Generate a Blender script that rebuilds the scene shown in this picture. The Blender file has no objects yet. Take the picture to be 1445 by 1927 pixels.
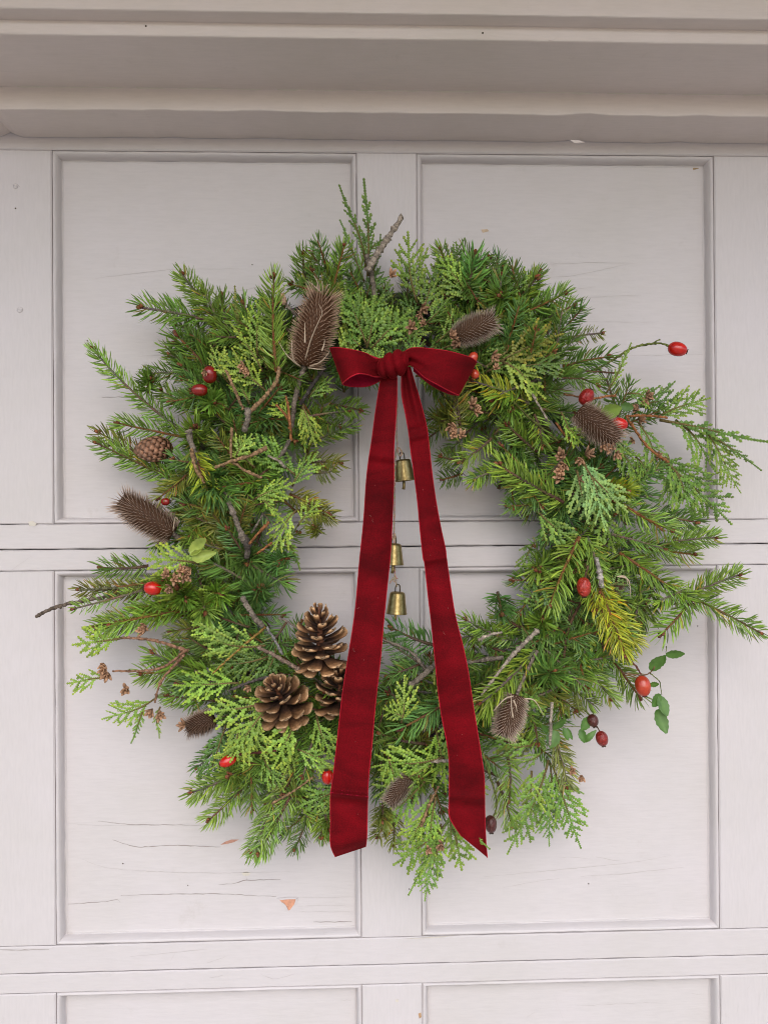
import bpy, math, random
import numpy as np
from mathutils import Vector, Matrix, Euler, noise as mnoise

random.seed(11)
rng = np.random.default_rng(11)
SC = bpy.context.scene
COL = SC.collection
R = math.radians

# ------------------------------------------------------------------ camera
F, D, CZ = 1390.0, 0.90, 1.5
cam_d = bpy.data.cameras.new('camera')
cam = bpy.data.objects.new('camera', cam_d)
COL.objects.link(cam)
cam.location = (0, -D, CZ)
cam_rot = (Matrix.Rotation(R(-1.807), 3, 'Z') @ Matrix.Rotation(R(90.178), 3, 'X') @ Matrix.Rotation(R(-0.383), 3, 'Z'))
cam.rotation_euler = cam_rot.to_euler()
cam_d.sensor_fit = 'VERTICAL'
cam_d.sensor_height = 36.0
cam_d.lens = 36.0 * F / 1927.0
cam_d.clip_start = 0.02
cam_d.clip_end = 300
SC.camera = cam

# ------------------------------------------------------------------ world, sun, exposure
w = bpy.data.worlds.new('World')
SC.world = w
w.use_nodes = True
nt = w.node_tree
nt.nodes.clear()
sky = nt.nodes.new('ShaderNodeTexSky')
sky.sky_type = 'NISHITA'
sky.sun_disc = False
sky.sun_elevation = R(38)
sky.sun_rotation = R(178)
sky.air_density = 1.0
sky.dust_density = 1.5
sky.ozone_density = 1.0
bg = nt.nodes.new('ShaderNodeBackground')
bg.inputs[1].default_value = 0.15
out = nt.nodes.new('ShaderNodeOutputWorld')
nt.links.new(sky.outputs[0], bg.inputs[0])
nt.links.new(bg.outputs[0], out.inputs[0])
sun_d = bpy.data.lights.new('sun', 'SUN')
sun_d.energy = 1.15
sun_d.angle = R(64)
sun_d.color = (1.0, 0.975, 0.95)
sun = bpy.data.objects.new('sun', sun_d)
COL.objects.link(sun)
el, az = R(38), R(-3)          # the sun is behind cloud, in front of the door
sd = Vector((math.sin(az) * math.cos(el), -math.cos(az) * math.cos(el), math.sin(el)))
sun.rotation_euler = sd.to_track_quat('Z', 'Y').to_euler()
sun.location = (-1, -3, 4)
SC.view_settings.view_transform = 'Standard'
SC.view_settings.look = 'None'
SC.view_settings.exposure = 0.50
SC.view_settings.gamma = 1.0
SC.cycles.use_denoising = True
SC.cycles.denoising_prefilter = 'ACCURATE'
SC.cycles.filter_width = 1.05


# ------------------------------------------------------------------ helpers
def at(px, py, d=0.0):
    """photo pixel (1445 x 1927) -> point d metres in front of the door face (y = -d)"""
    v = cam_rot @ Vector(((px - 722.5) / F, -(py - 963.5) / F, -1.0))
    t = (D - d) / v.y
    return Vector((v.x * t, -d, CZ + v.z * t))


PX = D / F                      # metres per photo pixel on the door
ORG = {}


def node_mat(name):
    m = bpy.data.materials.new(name)
    m.use_nodes = True
    n = m.node_tree.nodes
    return m, n, m.node_tree.links, n['Principled BSDF']


def mathn(n, l, op, a, b=None, clamp=False):
    x = n.new('ShaderNodeMath')
    x.operation = op
    x.use_clamp = clamp
    for i, v in enumerate((a, b)):
        if v is None:
            continue
        if isinstance(v, (int, float)):
            x.inputs[i].default_value = v
        else:
            l.new(v, x.inputs[i])
    return x.outputs[0]


def mixc(n, l, blend, fac, a, b):
    x = n.new('ShaderNodeMix')
    x.data_type = 'RGBA'
    x.blend_type = blend
    for sock, v in ((x.inputs[0], fac), (x.inputs[6], a), (x.inputs[7], b)):
        if isinstance(v, (int, float)):
            sock.default_value = v
        elif isinstance(v, tuple):
            sock.default_value = v
        else:
            l.new(v, sock)
    return x.outputs[2]


def ramp(n, l, fac, stops):
    x = n.new('ShaderNodeValToRGB')
    cr = x.color_ramp
    cr.elements[0].position, cr.elements[0].color = stops[0]
    cr.elements[1].position, cr.elements[1].color = stops[-1]
    for p, c in stops[1:-1]:
        e = cr.elements.new(p)
        e.color = c
    l.new(fac, x.inputs[0])
    return x.outputs[0]


def noise_tex(n, l, vec, scale, detail=4, rough=0.55, dist=0.0):
    x = n.new('ShaderNodeTexNoise')
    x.inputs['Scale'].default_value = scale
    x.inputs['Detail'].default_value = detail
    x.inputs['Roughness'].default_value = rough
    x.inputs['Distortion'].default_value = dist
    if vec is not None:
        l.new(vec, x.inputs['Vector'])
    return x.outputs[0]


def mapped(n, l, src, scale):
    x = n.new('ShaderNodeMapping')
    x.inputs['Scale'].default_value = scale
    l.new(src, x.inputs[0])
    return x.outputs[0]


def bump(n, l, h, strength, dist, prev=None):
    x = n.new('ShaderNodeBump')
    x.inputs['Strength'].default_value = strength
    x.inputs['Distance'].default_value = dist
    l.new(h, x.inputs['Height'])
    if prev is not None:
        l.new(prev, x.inputs['Normal'])
    return x.outputs[0]


def g(v):
    return (v, v, v, 1)


def paint_material(name, base, vertical=False):
    m, n, l, p = node_mat(name)
    geo = n.new('ShaderNodeNewGeometry')
    pos = geo.outputs['Position']
    big = noise_tex(n, l, pos, 5.0, 5, 0.6)
    fine = noise_tex(n, l, mapped(n, l, pos, (70, 70, 9) if vertical else (9, 70, 70)), 5.0, 5, 0.65)
    dirt = noise_tex(n, l, pos, 26.0, 8, 0.72)
    c = mixc(n, l, 'MULTIPLY', 1.0, base, ramp(n, l, big, [(0.3, (0.95, 0.95, 0.93, 1)), (0.7, (1.03, 1.02, 1.04, 1))]))
    c = mixc(n, l, 'MULTIPLY', 1.0, c, ramp(n, l, fine, [(0.28, g(0.955)), (0.6, g(1.01))]))
    c = mixc(n, l, 'MIX', ramp(n, l, dirt, [(0.62, g(0)), (0.80, g(0.28))]), c, (0.36, 0.31, 0.26, 1))
    l.new(c, p.inputs['Base Color'])
    p.inputs['Roughness'].default_value = 0.48
    p.inputs['Specular IOR Level'].default_value = 0.35
    b1 = bump(n, l, fine, 0.20, 0.0010)
    b2 = bump(n, l, noise_tex(n, l, pos, 14.0, 3), 0.25, 0.004, b1)
    l.new(b2, p.inputs['Normal'])
    return m


def simple(name, col, rough=0.6, **kw):
    m, n, l, p = node_mat(name)
    p.inputs['Base Color'].default_value = (*col, 1)
    p.inputs['Roughness'].default_value = rough
    for k, v in kw.items():
        p.inputs[k].default_value = v
    return m


def foliage_material(name, rough, spec=0.4, trans=0.25, nscale=60):
    """object colour x per-vertex variation, a little light through the leaf"""
    m, n, l, p = node_mat(name)
    oi = n.new('ShaderNodeObjectInfo')
    at_ = n.new('ShaderNodeAttribute')
    at_.attribute_name = 'Col'
    c = mixc(n, l, 'MULTIPLY', 1.0, oi.outputs['Color'], at_.outputs['Color'])
    geo = n.new('ShaderNodeNewGeometry')
    nz = noise_tex(n, l, geo.outputs['Position'], nscale, 3)
    c = mixc(n, l, 'MULTIPLY', 1.0, c, ramp(n, l, nz, [(0.25, (0.78, 0.82, 0.8, 1)), (0.75, (1.2, 1.14, 1.1, 1))]))
    l.new(c, p.inputs['Base Color'])
    p.inputs['Roughness'].default_value = rough
    p.inputs['Specular IOR Level'].default_value = spec
    tr = n.new('ShaderNodeBsdfTranslucent')
    l.new(c, tr.inputs['Color'])
    mx = n.new('ShaderNodeMixShader')
    mx.inputs[0].default_value = trans
    o = n['Material Output']
    l.new(p.outputs[0], mx.inputs[1])
    l.new(tr.outputs[0], mx.inputs[2])
    l.new(mx.outputs[0], o.inputs['Surface'])
    return m


def vcol_material(name, rough=0.6, spec=0.3, nscale=300, amp=0.25, bstr=0.3, bdist=0.0006):
    """per-vertex colour x object colour x noise grain"""
    m, n, l, p = node_mat(name)
    oi = n.new('ShaderNodeObjectInfo')
    at_ = n.new('ShaderNodeAttribute')
    at_.attribute_name = 'Col'
    c = mixc(n, l, 'MULTIPLY', 1.0, oi.outputs['Color'], at_.outputs['Color'])
    geo = n.new('ShaderNodeNewGeometry')
    nz = noise_tex(n, l, geo.outputs['Position'], nscale, 5, 0.65)
    c = mixc(n, l, 'MULTIPLY', 1.0, c, ramp(n, l, nz, [(0.3, g(1 - amp)), (0.7, g(1 + amp))]))
    l.new(c, p.inputs['Base Color'])
    p.inputs['Roughness'].default_value = rough
    p.inputs['Specular IOR Level'].default_value = spec
    l.new(bump(n, l, nz, bstr, bdist), p.inputs['Normal'])
    return m


M = {}
M['paint'] = paint_material('door_paint', (0.600, 0.562, 0.560, 1))
M['paint_v'] = paint_material('door_paint_upright', (0.600, 0.562, 0.560, 1), True)
M['frame_paint'] = paint_material('frame_paint', (0.67, 0.600, 0.560, 1))
M['caulk'] = simple('old_caulk', (0.62, 0.57, 0.49), 0.8)
M['gap'] = simple('gap_dark', (0.03, 0.025, 0.022), 0.9)  # near-black colour of the backing behind the joints
M['crack'] = simple('crack_dirt', (0.33, 0.29, 0.27), 0.9)
M['crack_light'] = simple('hairline_crack', (0.50, 0.46, 0.445), 0.9)
M['wood'] = vcol_material('bare_wood', 0.8, 0.2, 180, 0.2)
M['needle'] = foliage_material('fir_needle', 0.34, 0.5, 0.06, 45)
M['cedar'] = foliage_material('cedar_scale_leaf', 0.45, 0.4, 0.06, 70)
M['leaf'] = foliage_material('rose_leaf', 0.42, 0.4, 0.22, 120)
M['bark'] = vcol_material('bark', 0.85, 0.15, 520, 0.6, 0.9, 0.0022)
M['cone'] = vcol_material('cone_scale', 0.6, 0.3, 330, 0.42, 0.6, 0.0009)
M['teasel'] = vcol_material('teasel', 0.7, 0.25, 200, 0.2)
M['concrete'] = simple('pale_concrete', (0.44, 0.38, 0.31), 0.9)

# rose hip skin: glossy, the dried ones puckered
def hip_material(name, wrinkle):
    m, n, l, p = node_mat(name)
    oi = n.new('ShaderNodeObjectInfo')
    tc = n.new('ShaderNodeTexCoord')
    nz = noise_tex(n, l, tc.outputs['Object'], 90.0, 4, 0.6)
    c = mixc(n, l, 'MULTIPLY', 1.0, oi.outputs['Color'], ramp(n, l, nz, [(0.3, (0.62, 0.5, 0.5, 1)), (0.65, (1.1, 1.1, 1.1, 1))]))
    l.new(c, p.inputs['Base Color'])
    p.inputs['Roughness'].default_value = 0.22 if wrinkle < 0.3 else 0.3
    p.inputs['Coat Weight'].default_value = 0.3
    p.inputs['Coat Roughness'].default_value = 0.12
    v = noise_tex(n, l, tc.outputs['Object'], 150.0, 2, 0.5, 1.5)
    l.new(bump(n, l, v, wrinkle, 0.004), p.inputs['Normal'])
    return m
M['hip'] = hip_material('rose_hip_skin', 0.06)
M['hip_dry'] = hip_material('dried_rose_hip_skin', 0.9)

def velvet_material(name, base, sheen, tint):
    m, n, l, p = node_mat(name)
    geo = n.new('ShaderNodeNewGeometry')
    pos = geo.outputs['Position']
    big = noise_tex(n, l, mapped(n, l, pos, (1, 1, 2.2)), 16.0, 4, 0.55, 0.6)
    fine = noise_tex(n, l, pos, 900.0, 2, 0.6)
    c = mixc(n, l, 'MULTIPLY', 1.0, base, ramp(n, l, big, [(0.28, g(0.55)), (0.72, g(1.45))]))  # uneven sheen of the nap put into the base colour
    c = mixc(n, l, 'MULTIPLY', 1.0, c, ramp(n, l, fine, [(0.3, g(0.7)), (0.7, g(1.25))]))
    l.new(c, p.inputs['Base Color'])
    p.inputs['Roughness'].default_value = 0.85
    p.inputs['Specular IOR Level'].default_value = 0.12
    p.inputs['Sheen Weight'].default_value = sheen
    p.inputs['Sheen Roughness'].default_value = 0.26
    p.inputs['Sheen Tint'].default_value = tint
    l.new(bump(n, l, fine, 0.4, 0.0006, bump(n, l, big, 0.25, 0.003)), p.inputs['Normal'])
    return m
M['velvet'] = velvet_material('red_velvet', (0.122, 0.0007, 0.0036, 1), 0.42, (1.0, 0.05, 0.065, 1))
M['velvet_back'] = velvet_material('ribbon_back', (0.30, 0.004, 0.028, 1), 0.15, (1.0, 0.3, 0.35, 1))
M['velvet_edge'] = velvet_material('ribbon_selvedge', (0.36, 0.010, 0.022, 1), 0.5, (1.0, 0.3, 0.3, 1))

def brass_material():
    m, n, l, p = node_mat('antique_brass')
    tc = n.new('ShaderNodeTexCoord')
    nz = noise_tex(n, l, tc.outputs['Object'], 260.0, 6, 0.7)
    c = ramp(n, l, nz, [(0.25, (0.24, 0.17, 0.06, 1)), (0.5, (0.38, 0.29, 0.12, 1)), (0.75, (0.52, 0.42, 0.20, 1))])
    l.new(c, p.inputs['Base Color'])
    p.inputs['Metallic'].default_value = 0.95
    l.new(ramp(n, l, nz, [(0.3, g(0.46)), (0.7, g(0.33))]), p.inputs['Roughness'])
    l.new(bump(n, l, nz, 0.12, 0.0006), p.inputs['Normal'])
    return m
M['brass'] = brass_material()
M['dark_metal'] = simple('dark_metal', (0.09, 0.07, 0.045), 0.45, Metallic=0.8)
M['twine'] = vcol_material('jute_twine', 0.9, 0.1, 900, 0.3)


class MB:
    def __init__(self):
        self.v, self.f, self.c, self.mi = [], [], [], []

    def add(self, verts, faces, col=(1, 1, 1), mi=0):
        o = len(self.v)
        self.v.extend([tuple(x) for x in verts])
        if isinstance(col, list):
            self.c.extend(col)
        else:
            self.c.extend([col] * len(verts))
        self.f.extend([tuple(i + o for i in f) for f in faces])
        self.mi.extend([mi] * len(faces))

    def mesh(self, name, mats, smooth=True, origin=None):
        me = bpy.data.meshes.new(name)
        vs = self.v
        if origin is not None:
            ox, oy, oz = origin
            vs = [(x - ox, y - oy, z - oz) for x, y, z in vs]
        me.from_pydata(vs, [], self.f)
        for m in (mats if isinstance(mats, (list, tuple)) else [mats]):
            me.materials.append(m)
        if any(self.mi):
            me.polygons.foreach_set('material_index', self.mi)
        ca = me.color_attributes.new('Col', 'FLOAT_COLOR', 'POINT')
        ca.data.foreach_set('color', np.array([(*c[:3], 1.0) for c in self.c], dtype=np.float32).ravel())
        me.polygons.foreach_set('use_smooth', [smooth] * len(self.f))
        me.update()
        return me

    def build(self, name, mats, parent=None, smooth=True, origin=None):
        """world-space shape -> one mesh object under parent (its origin handled)"""
        po = ORG.get(parent.name, Vector((0, 0, 0))) if parent else Vector((0, 0, 0))
        o_ = Vector(origin) if origin is not None else po
        ob = bpy.data.objects.new(name, self.mesh(name, mats, smooth, o_))
        COL.objects.link(ob)
        if parent:
            ob.parent = parent
        ob.location = o_ - po
        ORG[ob.name] = o_
        return ob


def thing(name, label, cat, loc, group=None):
    o = bpy.data.objects.new(name, None)
    COL.objects.link(o)
    o.location = loc
    o.empty_display_size = 0.02
    o['label'] = label
    o['category'] = cat
    o['kind'] = 'thing'
    if group:
        o['group'] = group
    ORG[o.name] = Vector(loc)
    return o


def tube(mb, pts, radii, sides=7, col=(1, 1, 1), jitter=0.0, caps=True):
    pts = [Vector(p) for p in pts]
    n = len(pts)
    ref = None
    rings = []
    cols = []
    for i, p in enumerate(pts):
        t = (pts[min(i + 1, n - 1)] - pts[max(i - 1, 0)]).normalized()
        if ref is None:
            ref = t.orthogonal().normalized()
        ref = (ref - t * ref.dot(t)).normalized()
        b = t.cross(ref)
        r = radii[i] if isinstance(radii, (list, tuple)) else radii
        for k in range(sides):
            a = 2 * math.pi * k / sides
            rr = r * (1 + random.uniform(-jitter, jitter))
            rings.append(p + ref * math.cos(a) * rr + b * math.sin(a) * rr)
            cols.append(col[i] if isinstance(col, list) else col)
    fs = []
    for i in range(n - 1):
        for k in range(sides):
            k2 = (k + 1) % sides
            fs.append((i * sides + k, i * sides + k2, (i + 1) * sides + k2, (i + 1) * sides + k))
    if caps:
        fs.append(tuple(range(sides))[::-1])
        fs.append(tuple((n - 1) * sides + k for k in range(sides)))
    mb.add(rings, fs, cols)


def ovoid(mb, c, axis, length, rad, seg=8, rows=6, col=(1, 1, 1), prof=None):
    """ellipsoid along axis, centre c"""
    axis = Vector(axis).normalized()
    u = axis.orthogonal().normalized()
    w_ = axis.cross(u)
    vs = [Vector(c) - axis * length / 2]
    for i in range(1, rows):
        th = math.pi * i / rows
        x = -math.cos(th) * length / 2
        r = math.sin(th) * rad
        if prof:
            r *= prof(i / rows)
        for k in range(seg):
            a = 2 * math.pi * k / seg
            vs.append(Vector(c) + axis * x + u * math.cos(a) * r + w_ * math.sin(a) * r)
    vs.append(Vector(c) + axis * length / 2)
    fs = []
    for k in range(seg):
        fs.append((0, 1 + (k + 1) % seg, 1 + k))
        for i in range(rows - 2):
            a = 1 + i * seg
            fs.append((a + k, a + (k + 1) % seg, a + seg + (k + 1) % seg, a + seg + k))
        a = 1 + (rows - 2) * seg
        fs.append((a + k, a + (k + 1) % seg, len(vs) - 1))
    mb.add(vs, fs, col)


def spline(pts, n):
    """Catmull-Rom through tuples"""
    P = np.array(pts, dtype=float)
    m = len(P)
    seg = np.linalg.norm(np.diff(P[:, :2], axis=0), axis=1)
    s = np.concatenate([[0], np.cumsum(seg)])
    out_ = []
    for q in np.linspace(0, s[-1], n):
        i = min(max(np.searchsorted(s, q, side='right') - 1, 0), m - 2)
        t = (q - s[i]) / max(s[i + 1] - s[i], 1e-9)
        p0, p1, p2, p3 = P[max(i - 1, 0)], P[i], P[i + 1], P[min(i + 2, m - 1)]
        out_.append(0.5 * ((2 * p1) + (-p0 + p2) * t + (2 * p0 - 5 * p1 + 4 * p2 - p3) * t * t + (-p0 + 3 * p1 - 3 * p2 + p3) * t ** 3))
    return out_


def frame_matrix(p0, p1, up=None, roll=0.0, scale=1.0, yscale=None):
    x = (p1 - p0).normalized()
    z = Vector(up) if up is not None else Vector((0, -1, 0))
    z = z - x * z.dot(x)
    if z.length < 0.05:
        z = Vector((0, 0, 1)) - x * x.z
    z.normalize()
    y = z.cross(x)
    m = Matrix((x, y, z)).transposed() @ Matrix.Rotation(roll, 3, 'X')
    m = m.to_4x4()
    ys = yscale or scale
    m = m @ Matrix.Diagonal((scale, ys, scale, 1))
    m.translation = p0
    return m


# ------------------------------------------------------------------ ground in front of the door
gm = MB()
gm.add([(-40, -60, 0), (40, -60, 0), (40, 0.3, 0), (-40, 0.3, 0)], [(0, 1, 2, 3)])
drive = gm.build('driveway', M['concrete'], None, False)
drive['kind'] = 'structure'


# ------------------------------------------------------------------ garage door
def block(mb, x0, x1, z0, z1, y0, y1, bev=0.0015, rag=0.0, step=0.012):
    """board: front face at y0 (nearer the camera, smaller y), back y1; front edges bevelled, long edges slightly ragged"""
    nx = max(2, int((x1 - x0) / step)) if rag else 1
    xs = [x0 + (x1 - x0) * i / nx for i in range(nx + 1)]
    vs, fs = [], []
    for i, x in enumerate(xs):
        j0 = random.uniform(0, rag) if rag else 0
        j1 = random.uniform(0, rag) if rag else 0
        b = bev
        e = bev if i in (0, nx) else 0
        xi = x + (e if i == 0 else -e)
        vs += [(x, y1, z0 + j0), (x, y0 + b, z0 + j0), (xi, y0, z0 + j0 + b), (xi, y0, z1 - j1 - b), (x, y0 + b, z1 - j1), (x, y1, z1 - j1)]
    for i in range(nx):
        a, c = i * 6, i * 6 + 6
        for k in range(5):
            fs.append((a + k, c + k, c + k + 1, a + k + 1))
    for a, flip in ((0, False), (nx * 6, True)):
        f1 = (a, a + 1, a + 4, a + 5)
        f2 = (a + 1, a + 2, a + 3, a + 4)
        fs += [f1[::-1], f2[::-1]] if flip else [f1, f2]
    mb.add(vs, fs)


def zz(py, px=722, d=0.0):
    return at(px, py, d).z


def xx(px, py=963, d=0.0):
    return at(px, py, d).x


REC = 0.0135     # how far the panels lie behind the rails
# openings: x0, x1 (mean of the outer moulding lines), panel columns
XL0, XL1 = xx(101, 1030), xx(676, 1030)
XR0, XR1 = xx(788.5, 1030), xx(1349, 1030)
XMIN, XMAX = -0.95, 0.95
zt_top = zz(245)
Z = {
    'a_top': zz(287), 'a_bot': zz(982),
    'gap1': zz(1029), 'b_top': zz(1069), 'b_bot': zz(1765),
    'gap2': zz(1816), 'c_top': zz(1853), 'c_bot': zz(2560),
}
door = thing('garage_door', 'old pale mauve painted wooden door of recessed panels behind the wreath', 'door', (0, 0.03, zz(1029)))
GAP = 0.00035


def board(name, x0, x1, z0, z1, mat, rag=0.0):
    b = MB()
    block(b, x0, x1, z0, z1, 0.0, 0.030, 0.0013, rag)
    return b.build(name, mat, door, False)


sections = [(zt_top, Z['a_top'], Z['a_bot'], Z['gap1'] + GAP), (Z['gap1'] - GAP * 0.8, Z['b_top'], Z['b_bot'], Z['gap2'] + GAP * 0.5),
            (Z['gap2'] - GAP * 0.5, Z['c_top'], Z['c_bot'], Z['c_bot'] - 0.05)]
for si, (zt, ot, ob_, zb) in enumerate(sections):
    board('rail', XMIN, XMAX, ot, zt, M['paint'], 0.0006 if si else 0)
    board('rail', XMIN, XMAX, zb, ob_, M['paint'], 0.0006)
    j = 0.0003
    board('stile', XMIN, XL0, ob_ + j, ot - j, M['paint_v'])
    board('stile', XL1, XR0, ob_ + j, ot - j, M['paint_v'])
    board('stile', XR1, XMAX, ob_ + j, ot - j, M['paint_v'])
    for (x0, x1) in ((XL0, XL1), (XR0, XR1)):
        pb = MB()
        block(pb, x0 - 0.004, x1 + 0.004, ob_ - 0.004, ot + 0.004, REC, REC + 0.012, 0.0005)
        pan = pb.build('panel', M['paint'], door, False)
        # four mitred moulding strips: groove at the outer edge, quarter-round down to the panel
        prof = [(0.0000, 0.0035), (0.0009, 0.0018), (0.0016, 0.0006), (0.0030, 0.0004), (0.0048, 0.0022), (0.0062, 0.0062), (0.0070, 0.0105), (0.0072, REC + 0.0003), (0.0085, REC - 0.0012), (0.0098, REC + 0.0004)]
        for side in range(4):
            mb_ = MB()
            n_ = 26
            vs, fs = [], []
            for i in range(n_ + 1):
                t = i / n_
                for (o_, dep) in prof:
                    oo = o_ + (random.uniform(-0.00042, 0.00042) if 0 < i < n_ else 0)
                    if side == 0:
                        vs.append((x0 + oo + (x1 - x0 - 2 * oo) * t, dep, ot - oo))
                    elif side == 1:
                        vs.append((x1 - oo - (x1 - x0 - 2 * oo) * t, dep, ob_ + oo))
                    elif side == 2:
                        vs.append((x0 + oo, dep, ob_ + oo + (ot - ob_ - 2 * oo) * t))
                    else:
                        vs.append((x1 - oo, dep, ot - oo - (ot - ob_ - 2 * oo) * t))
            k_ = len(prof)
            for i in range(n_):
                for k in range(k_ - 1):
                    fs.append((i * k_ + k, i * k_ + k + 1, (i + 1) * k_ + k + 1, (i + 1) * k_ + k))
            mb_.add(vs, fs)
            mo = mb_.build('moulding', M['paint_v'] if side > 1 else M['paint'], pan, True)
# dark backing behind the joints
bk = MB()
block(bk, XMIN, XMAX, Z['c_bot'] - 0.05, zt_top, 0.0302, 0.034)
bk.build('backing', M['gap'], door, False)


def flat_strip(name, pts, wpx, mat, d, parent, seed=0):
    """thin crack: irregular ribbon lying on the surface"""
    rr = random.Random(seed)
    P = spline([(a, b) for a, b in pts], max(6, int(sum(math.dist(pts[i], pts[i + 1]) for i in range(len(pts) - 1)) / 7)))
    vs, fs = [], []
    n_ = len(P)
    for i, (a, b) in enumerate(P):
        t = i / (n_ - 1)
        ww = wpx * (0.35 + 0.65 * math.sin(math.pi * min(max(t, 0.06), 0.94))) * rr.uniform(0.45, 1.25) / 2
        b += rr.uniform(-0.6, 0.6)
        vs += [at(a, b - ww, d), at(a, b + ww, d)]
        if i:
            k = 2 * i
            fs.append((k - 2, k - 1, k + 1, k))
    m_ = MB()
    m_.add(vs, fs)
    return m_.build(name, mat, parent, False)


PD = -REC + 0.0003       # on the panel surface
cracks = [
    ([(185, 1545), (240, 1551), (300, 1552), (390, 1553)], 1.3, 0), ([(212, 1580), (235, 1588), (262, 1594), (330, 1591), (416, 1594)], 1.8, 0),
    ([(155, 1616), (180, 1627), (210, 1634), (270, 1639), (400, 1643), (545, 1640)], 1.0, 1), ([(412, 1665), (445, 1662), (458, 1657), (490, 1656), (528, 1655)], 1.6, 0),
    ([(463, 1646), (464, 1652), (465, 1658)], 2.0, 0), ([(128, 1701), (170, 1699), (205, 1696), (222, 1693), (227, 1698)], 1.3, 0),
    ([(228, 1685), (300, 1683), (400, 1682), (470, 1685), (520, 1687)], 1.4, 0), ([(560, 1689), (620, 1689), (664, 1688)], 1.0, 1),
    ([(560, 1706), (610, 1704), (664, 1705)], 1.0, 1), ([(552, 1716), (610, 1716), (664, 1715)], 1.0, 1), ([(590, 1735), (630, 1735), (662, 1734)], 1.6, 0),
    ([(910, 1650), (985, 1643), (1080, 1634), (1180, 1624), (1262, 1610)], 1.0, 1), ([(945, 1671), (1000, 1660), (1052, 1653)], 0.9, 1),
    ([(1092, 1649), (1165, 1645), (1210, 1640), (1286, 1632)], 1.1, 1), ([(1050, 1614), (1080, 1613), (1105, 1616)], 0.8, 1), ([(1120, 1613), (1145, 1617), (1170, 1621)], 0.8, 1),
    ([(1015, 522), (1080, 518), (1180, 497)], 0.8, 1), ([(1030, 497), (1110, 494), (1200, 495)], 0.8, 1), ([(1080, 562), (1150, 557), (1205, 555)], 0.8, 1), ([(1050, 548), (1120, 540)], 0.8, 1),
    ([(1095, 605), (1170, 606), (1240, 606)], 0.7, 1), ([(1168, 670), (1250, 668), (1330, 667)], 0.8, 1),
    ([(180, 524), (250, 515), (330, 507), (450, 506)], 0.8, 1), ([(400, 548), (450, 547), (490, 539)], 0.8, 1), ([(260, 670), (300, 668), (330, 667)], 0.9, 1),
    ([(192, 748), (215, 747), (232, 745)], 0.9, 0), ([(300, 1250), (360, 1252), (400, 1250)], 0.6, 1), ([(310, 1349), (350, 1347)], 0.6, 1),
    ([(128, 1549), (180, 1553), (300, 1554)], 0.6, 1), ([(1300, 1870), (1320, 1872)], 0.8, 1), ([(1085, 1893), (1170, 1889), (1246, 1885)], 0.8, 1), ([(1042, 1873), (1050, 1895), (1060, 1922)], 0.8, 1),
    ([(990, 1915), (1005, 1905)], 0.8, 1), ([(640, 1882), (660, 1882)], 1.0, 1),
]
for i, (pts, wd, kind) in enumerate(cracks):
    flat_strip('paint_crack', pts, wd, M['crack_light'] if kind else M['crack'], PD, door, i)
rail_cracks = [([(0, 1787), (30, 1788), (70, 1787), (93, 1786)], 1.6, 0), ([(245, 1800), (300, 1795), (390, 1786)], 0.8, 1), ([(320, 1811), (326, 1800), (331, 1792)], 0.7, 1),
               ([(390, 1812), (410, 1806), (425, 1800)], 0.8, 1), ([(470, 1815), (472, 1804)], 0.7, 1), ([(590, 1810), (597, 1796), (600, 1790)], 0.7, 1), ([(490, 1832), (515, 1842), (555, 1833)], 0.7, 1),
               ([(395, 1840), (410, 1838), (420, 1835)], 0.9, 1), ([(20, 1075), (60, 1046)], 0.7, 1), ([(1425, 1900), (1432, 1860)], 0.7, 1), ([(1385, 1908), (1390, 1890)], 0.7, 1), ([(1405, 1862), (1410, 1855)], 0.9, 1),
               ([(30, 345), (38, 352)], 1.2, 0)]
for i, (pts, wd, kind) in enumerate(rail_cracks):
    flat_strip('paint_crack', pts, wd, M['crack_light'] if kind else M['crack'], 0.0004, door, 100 + i)


def patch(name, poly, d, mat, col, parent, thick=0.0005, rim=0.0):
    m_ = MB()
    n_ = len(poly)
    top = [at(a, b, d) for a, b in poly]
    bot = [p + Vector((0, thick, 0)) for p in top]
    m_.add(top + bot, [tuple(range(n_))] + [(i, i + n_, (i + 1) % n_ + n_, (i + 1) % n_) for i in range(n_)], col)
    return m_.build(name, mat, parent, False)


wd_ = (0.62, 0.31, 0.20)
patch('bare_wood_patch', [(524, 1691), (540, 1690), (559, 1690), (558, 1697), (552, 1704), (546, 1712), (542, 1714), (538, 1705), (531, 1699)], PD, M['wood'], wd_, door)
for fl in ([(522, 1691), (541, 1689), (560, 1689), (559, 1692), (540, 1692.5), (528, 1694)], [(531, 1698), (538, 1704), (543, 1714), (540, 1713), (534, 1705)], [(557, 1692), (560, 1690), (559, 1698), (553, 1705), (555, 1699)]):
    patch('lifted_paint_flake', fl, PD + 0.0011, M['paint'], (1, 1, 1), door, 0.0007)
patch('bare_wood_patch', [(415, 1590), (424, 1584), (436, 1580), (450, 1580), (440, 1585), (428, 1588)], PD, M['wood'], (0.5, 0.27, 0.2), door)
patch('paint_chip', [(54, 982), (62, 980), (70, 986), (66, 990), (56, 989)], 0.0008, M['caulk'], (1, 1, 1), door)
patch('paint_chip', [(905, 432), (917, 431), (920, 435), (908, 438)], PD, M['wood'], (0.55, 0.42, 0.3), door)
patch('paint_chip', [(1303, 316), (1313, 314), (1314, 317), (1304, 320)], PD, M['wood'], (0.35, 0.25, 0.14), door)
patch('paint_chip', [(787, 1908), (792, 1906), (793, 1914), (789, 1917)], 0.0006, M['wood'], (0.45, 0.28, 0.15), door)
patch('paint_chip', [(744, 1882), (749, 1881), (750, 1885), (745, 1886)], 0.0006, M['caulk'], (1, 1, 1), door)
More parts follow.
